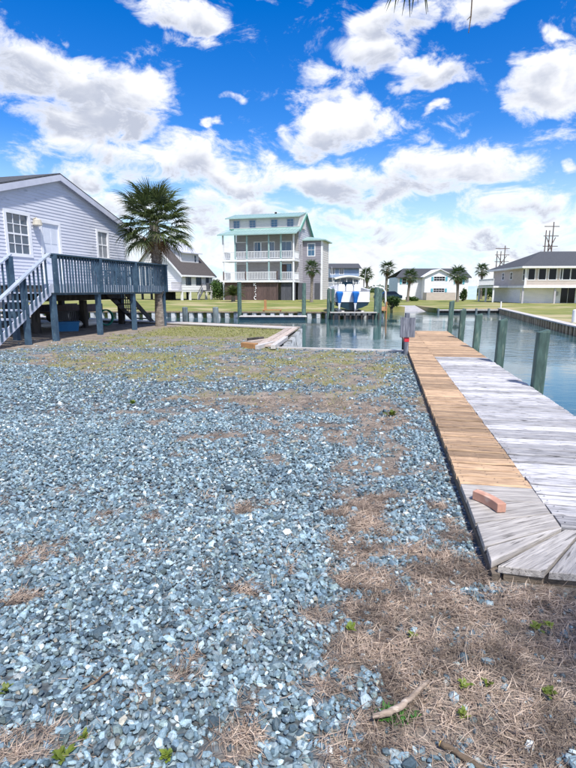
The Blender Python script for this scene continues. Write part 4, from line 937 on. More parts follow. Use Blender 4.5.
shrub('shrub', 'rounded dark green shrub left of the sago palm', 221, 301, 279, 22, 70, 1, group=None)
shrub('shrub', 'green bush behind the white house at its right end', 213, 300, 279.5, 18, 82, 2)
shrub('tree', 'small leafy tree right of the slim palm by the tan house', 488, 299, 283, 26, 96, 3, None, 'tree', n=2200)
shrub('shrub', 'bushy shrub beside the broad palm at the white house corner', 463.5, 299, 286, 7, 80, 4, n=700)
shrub('shrub', 'low dark shrub at the base of the short palm', 413, 300.5, 296, 12, 80, 5, n=700)
shrub('shrub', 'green clump on the bank right of the boat lift', 392, 309.5, 298.5, 22, 49, 6, n=1200, ls=.12)
# sago palm in front of the green roofed house
sx = (233-288)/F*60*math.cos(PIT); t = thing('sago_palm', 'low spreading sago palm at the left foot of the green roofed house', 'sago palm', (sx, 60, farz(sx, 60)))
MB().tube([(0, 0, -.1), (0, 0, .7)], [.25, .2], 10).build('trunk', m_palmt, t)
def feather(seed):
    r = random.Random(seed); mb = MB()
    for k in range(26):
        q = k/25; p = Vector((1.5*q, 0, .55*q - 1.0*q*q)); 
        for s in (-1, 1):
            L = .42*math.sin(math.pi*(.12 + .8*q)); d = Vector((.45, s, .25)).normalized()
            mb.add([p - Vector((.035, 0, 0)), p + Vector((.035, 0, 0)), p + d*L], [(0, 1, 2)])
    return mb.mesh('frond', m_sagofr)
fe = [feather(i) for i in range(3)]
for i in range(40):
    q = (i+.5)/40; link('frond', fe[i % 3], t, (0, 0, .7), (random.uniform(-.3, .3), -R(75 - 85*q), i*2.4), (random.uniform(.85, 1.15),)*3)
# distant trees along the horizon: one mass
q = np.random.RandomState(5); lumps = [(float(x), 320 + q.uniform(-30, 30), -.3 + q.uniform(.8, 1.6), q.uniform(7, 16), 6, q.uniform(1.6, 3.4)) for x in np.arange(-330, 340, 7.0)]
o = link('far_trees', leaf_cloud(9, lumps, 26000, .8, m_leaf, 'far_trees')); o['kind'] = 'stuff'; tag(o, 'low distant line of trees along the horizon', 'trees')

# ================================================================== FAR BANK BULKHEADS
fbk = thing('bulkhead', 'white corrugated sheet pile bulkhead below the lawn of the green roofed house', 'bulkhead', (0, 0, 0))
segs = [(FB_L, (-9.6, 40.2)), ((-9.6, 40.2), FB_LIFT)]
mb = MB()
for a, b_ in segs: corr(mb, a, b_, -1.4, -.33, .72, .22)
mb.build('sheet_pile', m_vinyl, fbk, kind='stuff')
for a, b_ in segs: cap_boards(fbk, (a[0], a[1]-.05), (b_[0], b_[1]-.05), .42, -.33, .09, m_timbw, 3.5)
mb = MB()
for a, b_ in segs:
    A_, B_ = Vector(a), Vector(b_); d_ = (B_-A_).normalized(); L = (B_-A_).length
mbk = thing('bulkhead', 'low dark timber bulkhead below the lawn of the white house', 'bulkhead', (0, 0, 0))
MB().box(14.22, 20.55, 48.15, 48.35, -1.4, -.52).build('wall', m_pile, mbk, (0, 0, 0), (0, 0, 0)); cap_boards(mbk, (14.22, 48.2), (20.6, 48.3), .5, -.515, .13, m_conc, 2.2)
for k in range(6): MB().tube([(14.3 + k*1.2, 48.0, -1.6), (14.3 + k*1.2, 48.0, -.3)], .11, 8).build('pile', m_piling_pale, mbk)
rbk = thing('bulkhead', 'timber bulkhead with pale cap curving below the tan house lawn', 'bulkhead', (0, 0, 0))
rpts = [(20.6, 48.6), (14.45, 25.2), (12.6, 16.5)]
for a, b_ in zip(rpts[:-1], rpts[1:]):
    A_, B_ = Vector((*a, 0)), Vector((*b_, 0)); L = (B_-A_).length; d_ = (B_-A_)/L; n_ = Vector((d_.y, -d_.x, 0)); ang = math.atan2(d_.y, d_.x)
    MB().box(-L/2, L/2, -.03, .03, -1.4, -.36).build('wall', m_timbw, rbk, (A_+B_)/2 + n_*.05, (0, 0, ang))
    MB().box(-L/2, L/2, -.06, .06, -.62, -.48).build('waler', m_timbw, rbk, (A_+B_)/2 + n_*.15, (0, 0, ang))
    k = int(L/.62); pm = MB().tube([(0, 0, -1.6), (0, 0, -.36)], [.085, .085], 8).mesh('pile', m_ochre)
    for i in range(k): p = A_ + d_*((i+.5)*L/k) + n_*.30; link('pile', pm, rbk, (p.x, p.y, 0))
    cap_boards(rbk, (a[0]+n_.x*.12, a[1]+n_.y*.12), (b_[0]+n_.x*.12, b_[1]+n_.y*.12), .55, -.355, .07, m_capw, 3.0)
ramp = tag(MB().prism([(49.2, -1.0), (56.6, -.26), (56.6, -.6), (49.2, -1.4)], 11.72, 14.18, 'x').build('boat_ramp', m_conc), 'pale concrete boat ramp sloping into the canal', 'ramp')
# white pole at the right edge and white marker on the corner of the bank
p = G(573.5, 331, WZ); p = Vector((p.x, p.y, 0))
tag(MB().tube([(0, 0, -1.9), (0, 0, .36), (0, 0, .40)], [.14, .14, .06], 14).build('white_piling', m_white, None, p, smooth=False), 'white capped piling at the right edge beside the pale bulkhead', 'piling')
p = G(500, 311, -.6); zt = H + (HZ-301)/F*p.y
tag(MB().tube([(0, 0, -1.5), (0, 0, zt)], .06, 10).build('white_post', m_white, None, (p.x-.2, p.y-.6, 0)), 'thin white post at the far corner of the tan house bulkhead', 'post')

# ================================================================== GREEN-ROOFED HOUSE
def at(px, y): return (px - 288)/F*y*math.cos(PIT)
GR_R = Vector((at(294, 66), 66.0)); GR_L = Vector((at(223.5, 68.6), 68.6)); uG = (GR_R - GR_L); WG = uG.length
OG = GR_L; rzG, hG = frameL(OG, (uG.x, uG.y)); zg = .08
gh = thing('green_roofed_house', 'four level house with green metal roof and stacked white railed porches', 'house', (OG.x, OG.y, 0), rzG)
def zG(py): return hG(294, py)[1]
zf1, zf2, zpe, zdb, zde, zr = zG(280), zG(258.5), zG(233), zG(226.5), zG(213), zG(205.8)
PD = 2.6; BD = 11.0; ry = 6.0                        # porch depth, house depth, ridge position
x0g, x1g = 1.0, WG - .1
def rail_panel(par, xa_, xb_, y, zf, h=1.0, m=None, rotz=0, nm='railing'):
    mb = MB().box(0, xb_-xa_, -.04, .04, h-.08, h).box(0, xb_-xa_, -.03, .03, .10, .16); k = int((xb_-xa_)/.14)
    for i in range(k+1): xx_ = (xb_-xa_)*i/k; mb.box(xx_-.025, xx_+.025, -.02, .02, .161, h-.081)
    return mb.build(nm, m or m_white, par, (xa_, y, zf), (0, 0, rotz), kind='stuff')
# wall of each storey behind the porches
wins2 = [hG(px, 246, PD)[0] for px in (236, 246.5, 255.6, 259.5, 265, 270.5, 280.7, 291)]
W2 = [(wins2[0], wins2[1]), (wins2[2]-.15, wins2[2]+.75), (wins2[4]-.6, wins2[4]+.45), (wins2[5]-.1, wins2[5]+.5), (wins2[6], wins2[7])]
W1 = [(hG(237, 270, PD)[0], hG(247, 270, PD)[0]), (hG(281, 270, PD)[0], hG(291.5, 270, PD)[0])]
o2 = [(a, b_, zf2+.55 if i in (0, 4) else zf2+.35, zf2+2.35) for i, (a, b_) in enumerate(W2)]; o1 = [(a, b_, zf1+.2, zf1+2.2) for a, b_ in W1]
siding(lambda z: (x0g, x1g), zf2, zpe+.3, .3, o2, .02).build('wall', m_porch_shade, gh, (0, PD, 0)); siding(lambda z: (x0g, x1g), zf1, zf2-.25, .3, o1, .02).build('wall', m_porch_shade, gh, (0, PD, 0))
for (a, b_, c, d) in o2: window(gh, (a, PD, c), b_-a, d-c, 2, 1, .1, gm=m_glassblue)
for (a, b_, c, d) in o1: window(gh, (a, PD, c), b_-a, d-c, 2, 1, .1, gm=m_glassblue)
MB().box(x0g+6.2, x0g+7.1, PD-.06, PD+.02, zf1, zf1+2.1).build('door', m_lattice, gh)
# porch floors, posts, railings
MB().box(-.1, WG+.1, -.1, PD-.03, zf2-.28, zf2).build('porch_floor', m_white, gh)
xd1 = hG(277.5, 281, -.9)[0]
MB().box(.35, xd1, -.9, PD-.03, zf1-.28, zf1).build('porch_floor', m_white, gh); MB().box(xd1, WG+.1, .0, PD-.03, zf1-.28, zf1).build('porch_floor', m_white, gh)
pcol = [0.05, hG(235, 245)[0], hG(246.7, 245)[0], hG(268.7, 245)[0], hG(280.8, 245)[0], WG-.08]
for i, x in enumerate(pcol):
    MB().box(-.09, .09, -.09, .09, zf2, zpe-.05).build('post', m_white if i in (0, 5) else m_bluegrn, gh, (x, .05, 0)); MB().box(-.09, .09, -.09, .09, zg-.3 if i in (0, 5) else zf1, zf2-.281).build('post', m_white if i in (0, 5) else m_bluegrn, gh, (x, .05, 0))
for a, b_ in zip(pcol[:-1], pcol[1:]): rail_panel(gh, a+.1, b_-.1, .05, zf2)
rail_panel(gh, .4, xd1*.44, -.85, zf1, 1.05); rail_panel(gh, xd1*.44+.15, xd1-.15, -.85, zf1, 1.05); rail_panel(gh, xd1+.2, WG-.1, .05, zf1, 1.05)
for x in (.42, xd1*.44+.07, xd1-.07): MB().box(x-.07, x+.07, -.91, -.79, zf1, zf1+1.12).build('rail_post', m_lattice, gh)
for zf in (zf1, zf2): rail_panel(gh, 0, PD-.25, 0, zf, 1.0, rotz=R(90)).location = (WG-.02, .15, zf); 
for zf in (zf1, zf2): rail_panel(gh, 0, PD-.25, 0, zf, 1.0, rotz=R(90)).location = (.02, .15, zf)
# ground storey: brown boards, then slate boards, dark opening
xb0 = .45; xb = xb0; k = 0
while xb < xd1 - .05: MB().box(xb, xb+.275, -.60 + .012*(k % 2), -.55, zg-.2, zf1-.285).build('board', m_lattice, gh); xb += .285; k += 1
MB().box(x0g, xd1-.1, PD, PD+.05, zg-.2, zf1-.285).build('wall', m_porch_shade, gh)
xb = xd1 + .12
while xb < WG - .05: MB().box(xb, xb+.275, .30 + .012*(k % 2), .35, zg-.2, zf1-.285).build('board', m_slateboard, gh); xb += .285; k += 1
# right gable wall with its rake profile
def gpoly(): return [(0.0, zg-.2), (BD, zg-.2), (BD, zpe+.2), (ry, zr-.15), (PD-.3, zdb+.15), (0.0+PD, zdb), (PD, zg-.2)]
for xx_, rz_ in ((x1g, R(90)),):
    def gspan(z):
        lo = PD if z <= zdb else PD + (z-zdb)/(zr-.15-zdb)*(ry-PD); hi = BD if z <= zpe+.2 else BD - (z-zpe-.2)/(zr-.15-zpe-.2)*(BD-ry); return lo, hi
    siding(gspan, zf1-.3, zr-.3, .3, [(5.6, 6.5, zde-1.0, zde+.2), (3.4, 3.9, zf2+.6, zf2+2.0)], .02).build('wall', m_gablegrey, gh, (xx_, 0, 0), (0, 0, R(90)))
    window(gh, (xx_, 5.6, zde-1.0), .9, 1.2, 2, 2, .12, R(90), gm=m_glassblue, tm=m_gablegrey); window(gh, (xx_, 3.4, zf2+.6), .5, 1.4, 1, 2, .1, R(90), gm=m_glass, tm=m_gablegrey)
    xb = PD
    while xb < BD-.3: MB().box(0, .275, -.02, .03, zg-.2, zf1-.3).build('board', m_slateboard, gh, (xx_, xb, 0), (0, 0, R(90))); xb += .285
siding(lambda z: (0, BD-PD), zf1-.3, zpe+.2, .3, (), .02).build('wall', m_gablegrey, gh, (x0g, BD, 0), (0, 0, R(-90)))
MB().box(x0g, x1g, BD, BD+.1, zg-.2, zpe+.2).build('wall', m_gablegrey, gh)
MB().prism([(PD, zdb), (BD, zpe+.2), (ry, zr-.15)], x0g, x0g+.08, 'x').build('gable', m_gablegrey, gh)
# roofs: porch roof, main slopes with green rakes, shed dormer
ov = .45
slab(MB(), [(-.5, -.6, zpe), (WG+.45, -.6, zpe), (x1g+.25, PD+.1, zdb+.12), (x0g-.35, PD+.1, zdb+.12)], .14).build('porch_roof', m_greenroof, gh)
rf = slab(MB(), [(x0g-.3, PD-.4, zdb-.05), (x1g+.35, PD-.4, zdb-.05), (x1g+.35, ry, zr), (x0g-.3, ry, zr)], .12); slab(rf, [(x0g-.3, ry, zr), (x1g+.35, ry, zr), (x1g+.35, BD+.4, zpe), (x0g-.3, BD+.4, zpe)], .12).build('roof', m_greenroof, gh)
slab(MB(), [(x1g+.28, PD-.4, zdb-.2), (x1g+.40, PD-.4, zdb-.2), (x1g+.40, ry, zr-.13), (x1g+.28, ry, zr-.13)], .2).build('rake_board', m_greentrim, gh); slab(MB(), [(x1g+.28, ry, zr-.13), (x1g+.40, ry, zr-.13), (x1g+.40, BD+.4, zpe-.14), (x1g+.28, BD+.4, zpe-.14)], .2).build('rake_board', m_greentrim, gh)
dxa, dxb = hG(229.5, 220, PD+.1)[0], hG(302, 220, PD+.1)[0]; dxb = min(dxb, x1g+.15)
dwin = [hG(px, 220, PD)[0] for px in (236.5, 252.5, 274.2, 290.3)]
dop = [(x-.42, x+.42, zdb+.35, zde-.35) for x in dwin]
siding(lambda z: (dxa, dxb), zdb+.14, zde, .25, dop, .015).build('dormer_wall', m_cream, gh, (0, PD+.02, 0))
for (a, b_, c, d) in dop: window(gh, (a, PD+.02, c), b_-a, d-c, 2, 3, .13, gm=m_glassblue, tm=m_gablegrey)
MB().box(dxa, dxb, PD-.02, PD+.005, zdb+.10, zdb+.26).build('trim', m_greentrim, gh)
for x in (dxa, dxb): MB().prism([(PD+.03, zdb+.1), (PD+.03, zde), (ry, zr-.13), (ry, zdb+.3)], x-.03, x+.03, 'x').build('dormer_side', m_cream, gh)
slab(MB(), [(dxa-.4, PD-.55, zde-.03), (dxb+.1, PD-.55, zde-.03), (dxb+.1, ry+.1, zr+.09), (dxa-.4, ry+.1, zr+.09)], .13).build('dormer_roof', m_greenroof, gh)
mb = MB(); xs2 = dxa-.3
while xs2 < dxb: slab(mb, [(xs2, PD-.54, zde-.0), (xs2+.03, PD-.54, zde-.0), (xs2+.03, ry, zr+.11), (xs2, ry, zr+.11)], .03); xs2 += .45
mb.build('standing_seam', m_greenroof, gh, kind='stuff')
mb = MB(); xs2 = -.4
while xs2 < WG+.3: slab(mb, [(xs2, -.58, zpe+.03), (xs2+.03, -.58, zpe+.03), (xs2+.03, PD, zdb+.14), (xs2, PD, zdb+.14)], .03); xs2 += .45
mb.build('standing_seam', m_greenroof, gh, kind='stuff')
MB().tube([(WG*.58, ry-.3, zr-.05), (WG*.58, ry-.3, zr+.2)], .16, 8).build('roof_vent', m_dark, gh)
# side wing
wa, wb = x1g+.02, x1g+2.75; wy0, wy1 = 5.2, 9.6; ze2 = zG(239)+.35; cxw = hG(311.3, 247, wy0)[0]
siding(lambda z: (wa, wb), zg-.2, ze2, .3, [(cxw-.45, cxw+.45, ze2-2.1, ze2-.55)], .02).build('wall', m_wing_shade, gh, (0, wy0, 0))
window(gh, (cxw-.45, wy0, ze2-2.1), .9, 1.55, 2, 2, .12, gm=m_glassblue)
siding(lambda z: (0, wy1-wy0), zg-.2, ze2, .3, (), .02).build('wall', m_cream, gh, (wb, wy0, 0), (0, 0, R(90)))
MB().box(wb-.22, wb+.03, wy0-.03, wy0+.05, zg-.2, ze2).build('corner_board', m_white, gh)
MB().box(wb-1.05, wb-.3, wy0-.05, wy0+.02, zg, zg+2.3).build('door', m_slateboard, gh)
ap = ((wa+wb)/2-.4, (wy0+wy1)/2, ze2+1.0); e_ = [(wa-.1, wy0-.4, ze2), (wb+.45, wy0-.4, ze2), (wb+.45, wy1+.4, ze2), (wa-.1, wy1+.4, ze2)]
MB().add(e_ + [(wa-.1, wy0+2.2, ze2+.6), (wa+.6, wy0+2.2, ze2+.6), *[(x, y, z-.14) for x, y, z in e_]], [(0,1,5,4),(1,2,5),(2,3,4,5),(3,0,4),(0,6,7,1),(1,7,8,2),(2,8,9,3),(3,9,6,0),(9,8,7,6)]).build('wing_roof', m_greenroof, gh)
# white hanging letters-like ornament on the brown boards
mx_ = hG(255.2, 290, -.62)[0]; orn = thing('wall_ornament', 'white vertical ornament of curled pieces on the brown boards', 'ornament', (OG + Vector((uG.x, uG.y)).normalized()*mx_ + Vector((-uG.y, uG.x)).normalized()*-.62).to_3d(), rzG)
z_ = zG(283.5); sc2 = .52
def stroke(pts): MB().tube([(x*sc2, -.03, z_ + z*sc2) for x, z in pts], .055, 6).build('piece', m_white, orn)
stroke([(-.35, .1), (-.3, -.55)]); stroke([(-.3, -.2), (.2, .05)]); stroke([(-.3, -.25), (.25, -.6)])
stroke([(.1, -.85), (.3, -1.2), (.0, -1.5)]); stroke([(.15, -1.8), (-.1, -2.15)]); stroke([(.05, -2.45), (.2, -2.85)])
stroke([(.25, -3.2), (-.1, -3.15), (-.3, -3.5), (-.15, -3.9), (.25, -3.95)])

# ================================================================== LEFT WHITE HOUSE (across the water)
c1 = Vector((at(182, 66), 66)); c2 = Vector((at(212.5, 71.5), 71.5)); uL = c2 - c1; WL = uL.length; rzL, hL = frameL(c1, (uL.x, uL.y))
lw = thing('white_house', 'white house on stilts with dark roof and long dormer beyond the canal', 'house', (c1.x, c1.y, 0), rzL)
zfl = 1.42; zev = hL(182, 272.3)[1]; zrd = hL(150, 247)[1]*1.0; LDp = 9.0
lwins = [(hL(px-2.3, 279)[0], hL(px+2.3, 279)[0]) for px in (188.3, 198.5)] + [(hL(206, 279)[0], hL(208.3, 279)[0])]
lo_ = [(a, b_, zev-1.55, zev-.55) for a, b_ in lwins]
siding(lambda z: (0, WL), zfl, zev, .3, lo_, .02).build('wall', m_whitewall, lw)
for (a, b_, c, d) in lo_: window(lw, (a, 0, c), b_-a, d-c, 2, 2, .08, gm=m_glass, tm=m_slateboard)
zrid = zev + 4.1
def lspan(z): q = max(0, (z-zev)/(zrid-zev)) ; return (q*LDp/2, LDp - q*LDp/2)
sd_ = siding(lspan, zfl, zrid-.1, .3, [(4.0, 5.0, zev+1.5, zev+2.6)], .02); sd_.v = [(-y_, LDp - x, z) if False else (x, y_, z) for x, y_, z in sd_.v]
sd_.build('wall', m_whitewall, lw, (0, LDp, 0), (0, 0, R(-90))); window(lw, (0, 5.0, zev+1.5), 1.0, 1.1, 2, 2, .1, R(-90), gm=m_glass)
siding(lspan, zfl, zrid-.1, .3, (), .02).build('wall', m_whitewall, lw, (WL, 0, 0), (0, 0, R(90)))
for s in (0, 1):
    y_e = -.45 if s == 0 else LDp+.45; zz_ = zev-.35
    slab(MB(), [(-.4, y_e, zz_), (WL+.4, y_e, zz_), (WL+.4, LDp/2, zrid+.08), (-.4, LDp/2, zrid+.08)], .14).build('roof', m_brownroof, lw)
    slab(MB(), [(-.46, y_e, zz_-.02), (-.36, y_e, zz_-.02), (-.36, LDp/2, zrid+.04), (-.46, LDp/2, zrid+.04)], .28).build('rake_board', m_white, lw)
MB().box(-.4, WL+.4, -.50, -.455, zev-.55, zev-.34).build('fascia', m_white, lw)
# long shed dormer
da, db = WL*.28, WL*.84; yd = 1.5; zd0 = zev + .9; zd1 = zev + 2.75
siding(lambda z: (da, db), zd0, zd1, .3, [(WL*.70, WL*.76, zd0+.6, zd0+1.5)], .02).build('dormer_wall', m_whitewall, lw, (0, yd, 0)); window(lw, (WL*.70, yd, zd0+.6), WL*.06, .9, 1, 2, .06, gm=m_glass)
for x in (da, db): MB().prism([(yd+.02, zd0), (yd+.02, zd1), (LDp/2, zrid), (LDp/2, zd1)], x-.04, x+.04, 'x').build('dormer_side', m_whitewall, lw)
slab(MB(), [(da-.3, yd-.5, zd1-.05), (db+.3, yd-.5, zd1-.05), (db+.3, LDp/2+.2, zrid+.17), (da-.3, LDp/2+.2, zrid+.17)], .14).build('dormer_roof', m_rake, lw)
MB().box(0, WL, .02, LDp, zfl-.25, zfl-.01).build('floor', m_whitewall, lw)
for x in (.12, WL*.27, WL*.55, WL*.80, WL-.12):
    for y in (.15, LDp*.5, LDp-.15): MB().box(-.12, .12, -.12, .12, -.5, zfl-.255).build('pile', m_white if y < 1 else m_slateboard, lw, (x, y, 0))
MB().box(.3, WL*.6, LDp*.55, LDp*.55+.06, -.4, zfl-.26).build('dark_panel', m_slateboard, lw)  # added dark panel standing in for the darkness under the raised floor
rail_panel(lw, -1.9, -.1, .0, zfl, 1.0, m_gablegrey); MB().box(-1.95, -.02, .0, 3, zfl-.2, zfl).build('porch_floor', m_gablegrey, lw)
MB().beam((WL*.45, -.3, .1), (WL*.62, -.3, zfl), .2, .1).beam((WL*.45, -.3, 1.0), (WL*.62, -.3, zfl+.9), .08, .08).build('stair', m_slateboard, lw); MB().box(WL*.62, WL*.74, -.9, -.03, zfl-.15, zfl).box(WL*.62, WL*.74, -.9, -.85, zfl+.01, zfl+.95).build('landing', m_slateboard, lw)

# ================================================================== TAN HOUSE on the right
c1 = Vector((at(524.5, 66), 66)); rzT = R(-4); uT = Vector((math.cos(rzT), math.sin(rzT))); rzT, hT = frameL(c1, (uT.x, uT.y))
th = thing('tan_house', 'two storey tan house with grey hip roof over white ground floor', 'house', (c1.x, c1.y, 0), rzT)
zt0 = -.3; zt1 = hT(525, 285.5)[1]; zt2 = hT(525, 267.8)[1]; WT, DT = 19.0, 12.5
tw = [(hT(a, 275)[0], hT(b_, 275)[0]) for a, b_ in ((528.3, 534.8), (538.8, 545.8), (549, 556.3), (560.5, 562), (563, 570), (571, 578), (582, 590), (594, 602))]
to = [(a, b_, zt1+.75, zt2-.12) for a, b_ in tw]
siding(lambda z: (0, WT), zt1, zt2, .25, to, .02).build('wall', m_tan_s, th)
for (a, b_, c, d) in to: window(th, (a, 0, c), b_-a, d-c, 1, 1, .08, gm=m_glassdark, tm=m_white)
siding(lambda z: (0, DT), zt1, zt2, .25, [(DT-.9, DT-.3, zt1+.7, zt2-.15), (DT-5.4, DT-4.7, zt1+.9, zt2-.45), (DT-8.6, DT-7.9, zt1+.9, zt2-.45)], .02).build('wall', m_tan_s, th, (0, DT, 0), (0, 0, R(-90)))
for a, w_ in ((.3, .6), (4.7, .7), (7.9, .7)): window(th, (0, a+w_, zt1+(.7 if a < 1 else .9)), w_, zt2-.15-zt1-.7-(0 if a < 1 else .5), 1, 2, .1, R(-90), gm=m_glassdark)
MB().box(-.12, .12, -.10, .02, zt1, zt2).build('corner_board', m_white, th)
MB().box(-.25, WT, -.25, DT, zt1-.30, zt1-.002).build('floor_band', m_white, th)
lower_y = 1.5; sgl = [(hT(560.5, 295, lower_y)[0], hT(575, 295, lower_y)[0])]
siding(lambda z: (.12, WT), zt0-.2, zt1-.301, .25, [(sgl[0][0], sgl[0][1], zt0, zt0+2.0)], .015).build('wall', m_whitewall, th, (0, lower_y, 0)); window(th, (sgl[0][0], lower_y, zt0+.02), sgl[0][1]-sgl[0][0], 1.98, 2, 1, .08, gm=m_glassdark, name='sliding_door')
siding(lambda z: (0, DT-lower_y), zt0-.2, zt1-.301, .25, (), .015).build('wall', m_whitewall, th, (.1, DT, 0), (0, 0, R(-90)))
for px in (522.5, 554.5): 
    x = hT(px, 295, .1)[0]; MB().box(x-.10, x+.10, .0, .2, zt0-.3, zt1-.302).build('post', m_gablegrey, th)
x = hT(552, 295, lower_y)[0]; MB().box(x+.4, x+.7, lower_y-.2, lower_y-.02, zt0+1.0, zt0+1.5).build('meter_box', m_metal, th)
e_ = [(-.8, -.8, zt2), (WT+.8, -.8, zt2), (WT+.8, DT+.8, zt2), (-.8, DT+.8, zt2)]; rz_ = hT(546, 251.5, DT/2)[1]; hx = DT/2 + .4
MB().add([(x, y, z+.18) for x, y, z in e_] + [(hx*.62, DT/2, rz_), (WT-hx, DT/2, rz_)], [(0,1,5,4),(1,2,5),(2,3,4,5),(3,0,4)]).build('roof', m_shingle, th)
MB().box(-.8, WT+.8, -.8, DT+.8, zt2-.05, zt2+.175).build('eave', m_white, th)
MB().box(-2.2, -.25, 5.5, DT, zt1-.25, zt1-.003).build('balcony', m_white, th); rail_panel(th, 0, 6.8, 0, zt1, 1.0, m_white, R(-90)).location = (-2.1, DT, zt1)
for y in (5.8, 9, DT-.2): MB().box(-2.15, -1.95, y-.1, y+.1, zt0-.3, zt1-.251).build('post', m_white, th)

# ================================================================== WHITE HOUSE with teal shutters, blue house
dW = 92.0; c1 = Vector((at(397.5, dW), dW)); rzW, hW = frameL(c1, (1, 0)); WW = at(478, dW) - at(397.5, dW)
wh = thing('shuttered_house', 'wide white house with grey roof and teal shutters facing the canal', 'house', (c1.x, c1.y, 0), 0)
zb, zev = -.5, hW(430, 277)[1]; xg0, xg1 = hW(421.5, 280)[0], hW(450, 280)[0]; xw1 = hW(468.5, 280)[0]
mid = (xg0+xg1)/2; zap = hW(436, 269.6)[1]
def shutters(par, a, b_, c, d, y):
    for x in (a-.45, b_+.12): MB().box(x, x+.33, y-.05, y-.005, c, d).build('shutter', m_teal, par)
ops = [(hW(400.5, 280)[0]+.35, hW(404, 280)[0]+.35, zev-1.25, zev-.25), (hW(455.5, 280)[0], hW(462, 280)[0], zev-1.25, zev-.25)]
siding(lambda z: (0, xw1), zb, zev, .3, ops, .015).build('wall', m_whitewall, wh)
for o in ops: window(wh, (o[0], 0, o[2]), o[1]-o[0], o[3]-o[2], 2, 2, .07, gm=m_glassdark); shutters(wh, *o, -.03)
gy = -2.2
opg = [(mid-.95, mid+.95, hW(436, 281)[1], hW(436, 277)[1]), (mid-.95, mid+.95, hW(436, 292)[1], hW(436, 288.5)[1])]
siding(lambda z: (xg0, xg1) if z <= zev+.1 else (xg0 + (z-zev-.1)/(zap-zev-.1)*(mid-xg0), xg1 - (z-zev-.1)/(zap-zev-.1)*(xg1-mid)), zb, zap-.05, .3, opg, .015).build('wall', m_whitewall, wh, (0, gy, 0))
for o in opg: window(wh, (o[0], gy, o[2]), o[1]-o[0], o[3]-o[2], 4, 2, .07, gm=m_glassdark); shutters(wh, *o, gy-.03)
MB().box(0, .06, gy, 0, zb, zev).build('wall', m_whitewall, wh, (xg0, 0, 0)); MB().box(-.06, 0, gy, 0, zb, zev).build('wall', m_whitewall, wh, (xg1, 0, 0))
zrw = hW(445, 268.5, 4)[1]
rf = slab(MB(), [(-.5, -.5, zev-.05), (xw1+.4, -.5, zev-.05), (xw1+.4, 4, zrw), (1.8, 4, zrw)], .15); slab(rf, [(1.8, 4, zrw), (xw1+.4, 4, zrw), (xw1+.4, 8.5, zev), (-.5, 8.5, zev)], .15).build('roof', m_shingle, wh)
rf = MB()
slab(rf, [(mid, gy-.35, zap+.05), (mid, 3, zap+.05), (xg0-.35, 3, zev+.0), (xg0-.35, gy-.35, zev+.0)], .12); slab(rf, [(mid, gy-.35, zap+.05), (xg1+.35, gy-.35, zev), (xg1+.35, 3, zev), (mid, 3, zap+.05)], .12).build('gable_roof', m_white, wh)
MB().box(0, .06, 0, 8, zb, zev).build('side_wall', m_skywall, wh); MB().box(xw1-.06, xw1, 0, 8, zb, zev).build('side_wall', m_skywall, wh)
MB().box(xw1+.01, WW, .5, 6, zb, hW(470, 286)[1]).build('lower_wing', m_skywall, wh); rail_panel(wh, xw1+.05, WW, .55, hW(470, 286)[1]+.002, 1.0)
MB().box(xg0-.2, xg1-.3, gy-2.3, gy-2.2, zb, hW(436, 292.6, gy-2)[1]).box(xg0-.2, xg0-.1, gy-2.2, gy, zb, hW(436, 292.6, gy-2)[1]).box(xg1-.4, xg1-.3, gy-2.2, gy, zb, hW(436, 292.6, gy-2)[1]).build('garden_wall', m_tan_s, wh)
dB = 105.0; c1 = Vector((at(327, dB), dB)); rzB, hB = frameL(c1, (1, 0)); WB_ = at(360, dB) - at(327, dB)
bh = thing('blue_house', 'grey blue house with covered balcony behind the boat', 'house', (c1.x, c1.y, 0), 0)
zb = -.3; z1, z2, z3 = hB(340, 287)[1], hB(340, 277.5)[1], hB(340, 267.5)[1]
bo = [(hB(a, 272)[0], hB(b_, 272)[0], z2+.75, z2+1.85) for a, b_ in ((331.5, 335.5), (340.5, 344.5))]
siding(lambda z: (.8, WB_), z2, z3, .25, bo, .015).build('wall', m_bluewall, bh, (0, 2.0, 0))
for o in bo: window(bh, (o[0], 2.0, o[2]), o[1]-o[0], o[3]-o[2], 2, 1, .12, gm=m_glasscurt)
MB().box(0, WB_, 3.0, 3.1, zb-.3, z2-.2).build('wall', m_bluewall, bh)
for a in np.linspace(.6, WB_-1.6, 5): window(bh, (float(a), 3.0, z1+.3), .95, z2-z1-.7, 1, 1, .08, gm=m_glassdark)
MB().box(-.2, WB_, 0, 3, z1-.2, z1).build('balcony', m_white, bh); MB().box(-.2, WB_, -.1, 3, z2-.2, z2).build('porch_roof', m_slateboard, bh); rail_panel(bh, 0, WB_, .1, z1, 1.0)
for a in np.linspace(.05, WB_-.1, 6): MB().box(float(a)-.07, float(a)+.07, .03, .17, zb-.3, z1-.201).build('post', m_white, bh); MB().box(float(a)-.07, float(a)+.07, .18, .30, z1, z2-.201).build('post', m_white, bh)
slab(MB(), [(.4, 1.4, z3), (WB_+.4, 1.4, z3), (WB_+.4, 6, z3+1.1), (.4, 6, z3+1.1)], .15).build('roof', m_shingle, bh)
MB().box(.8, .9, 2.1, 7, z2, z3+.2).build('side_wall', m_bluewall, bh); MB().box(WB_-.1, WB_, 2.1, 7, zb, z3+.2).build('side_wall', m_bluewall, bh)

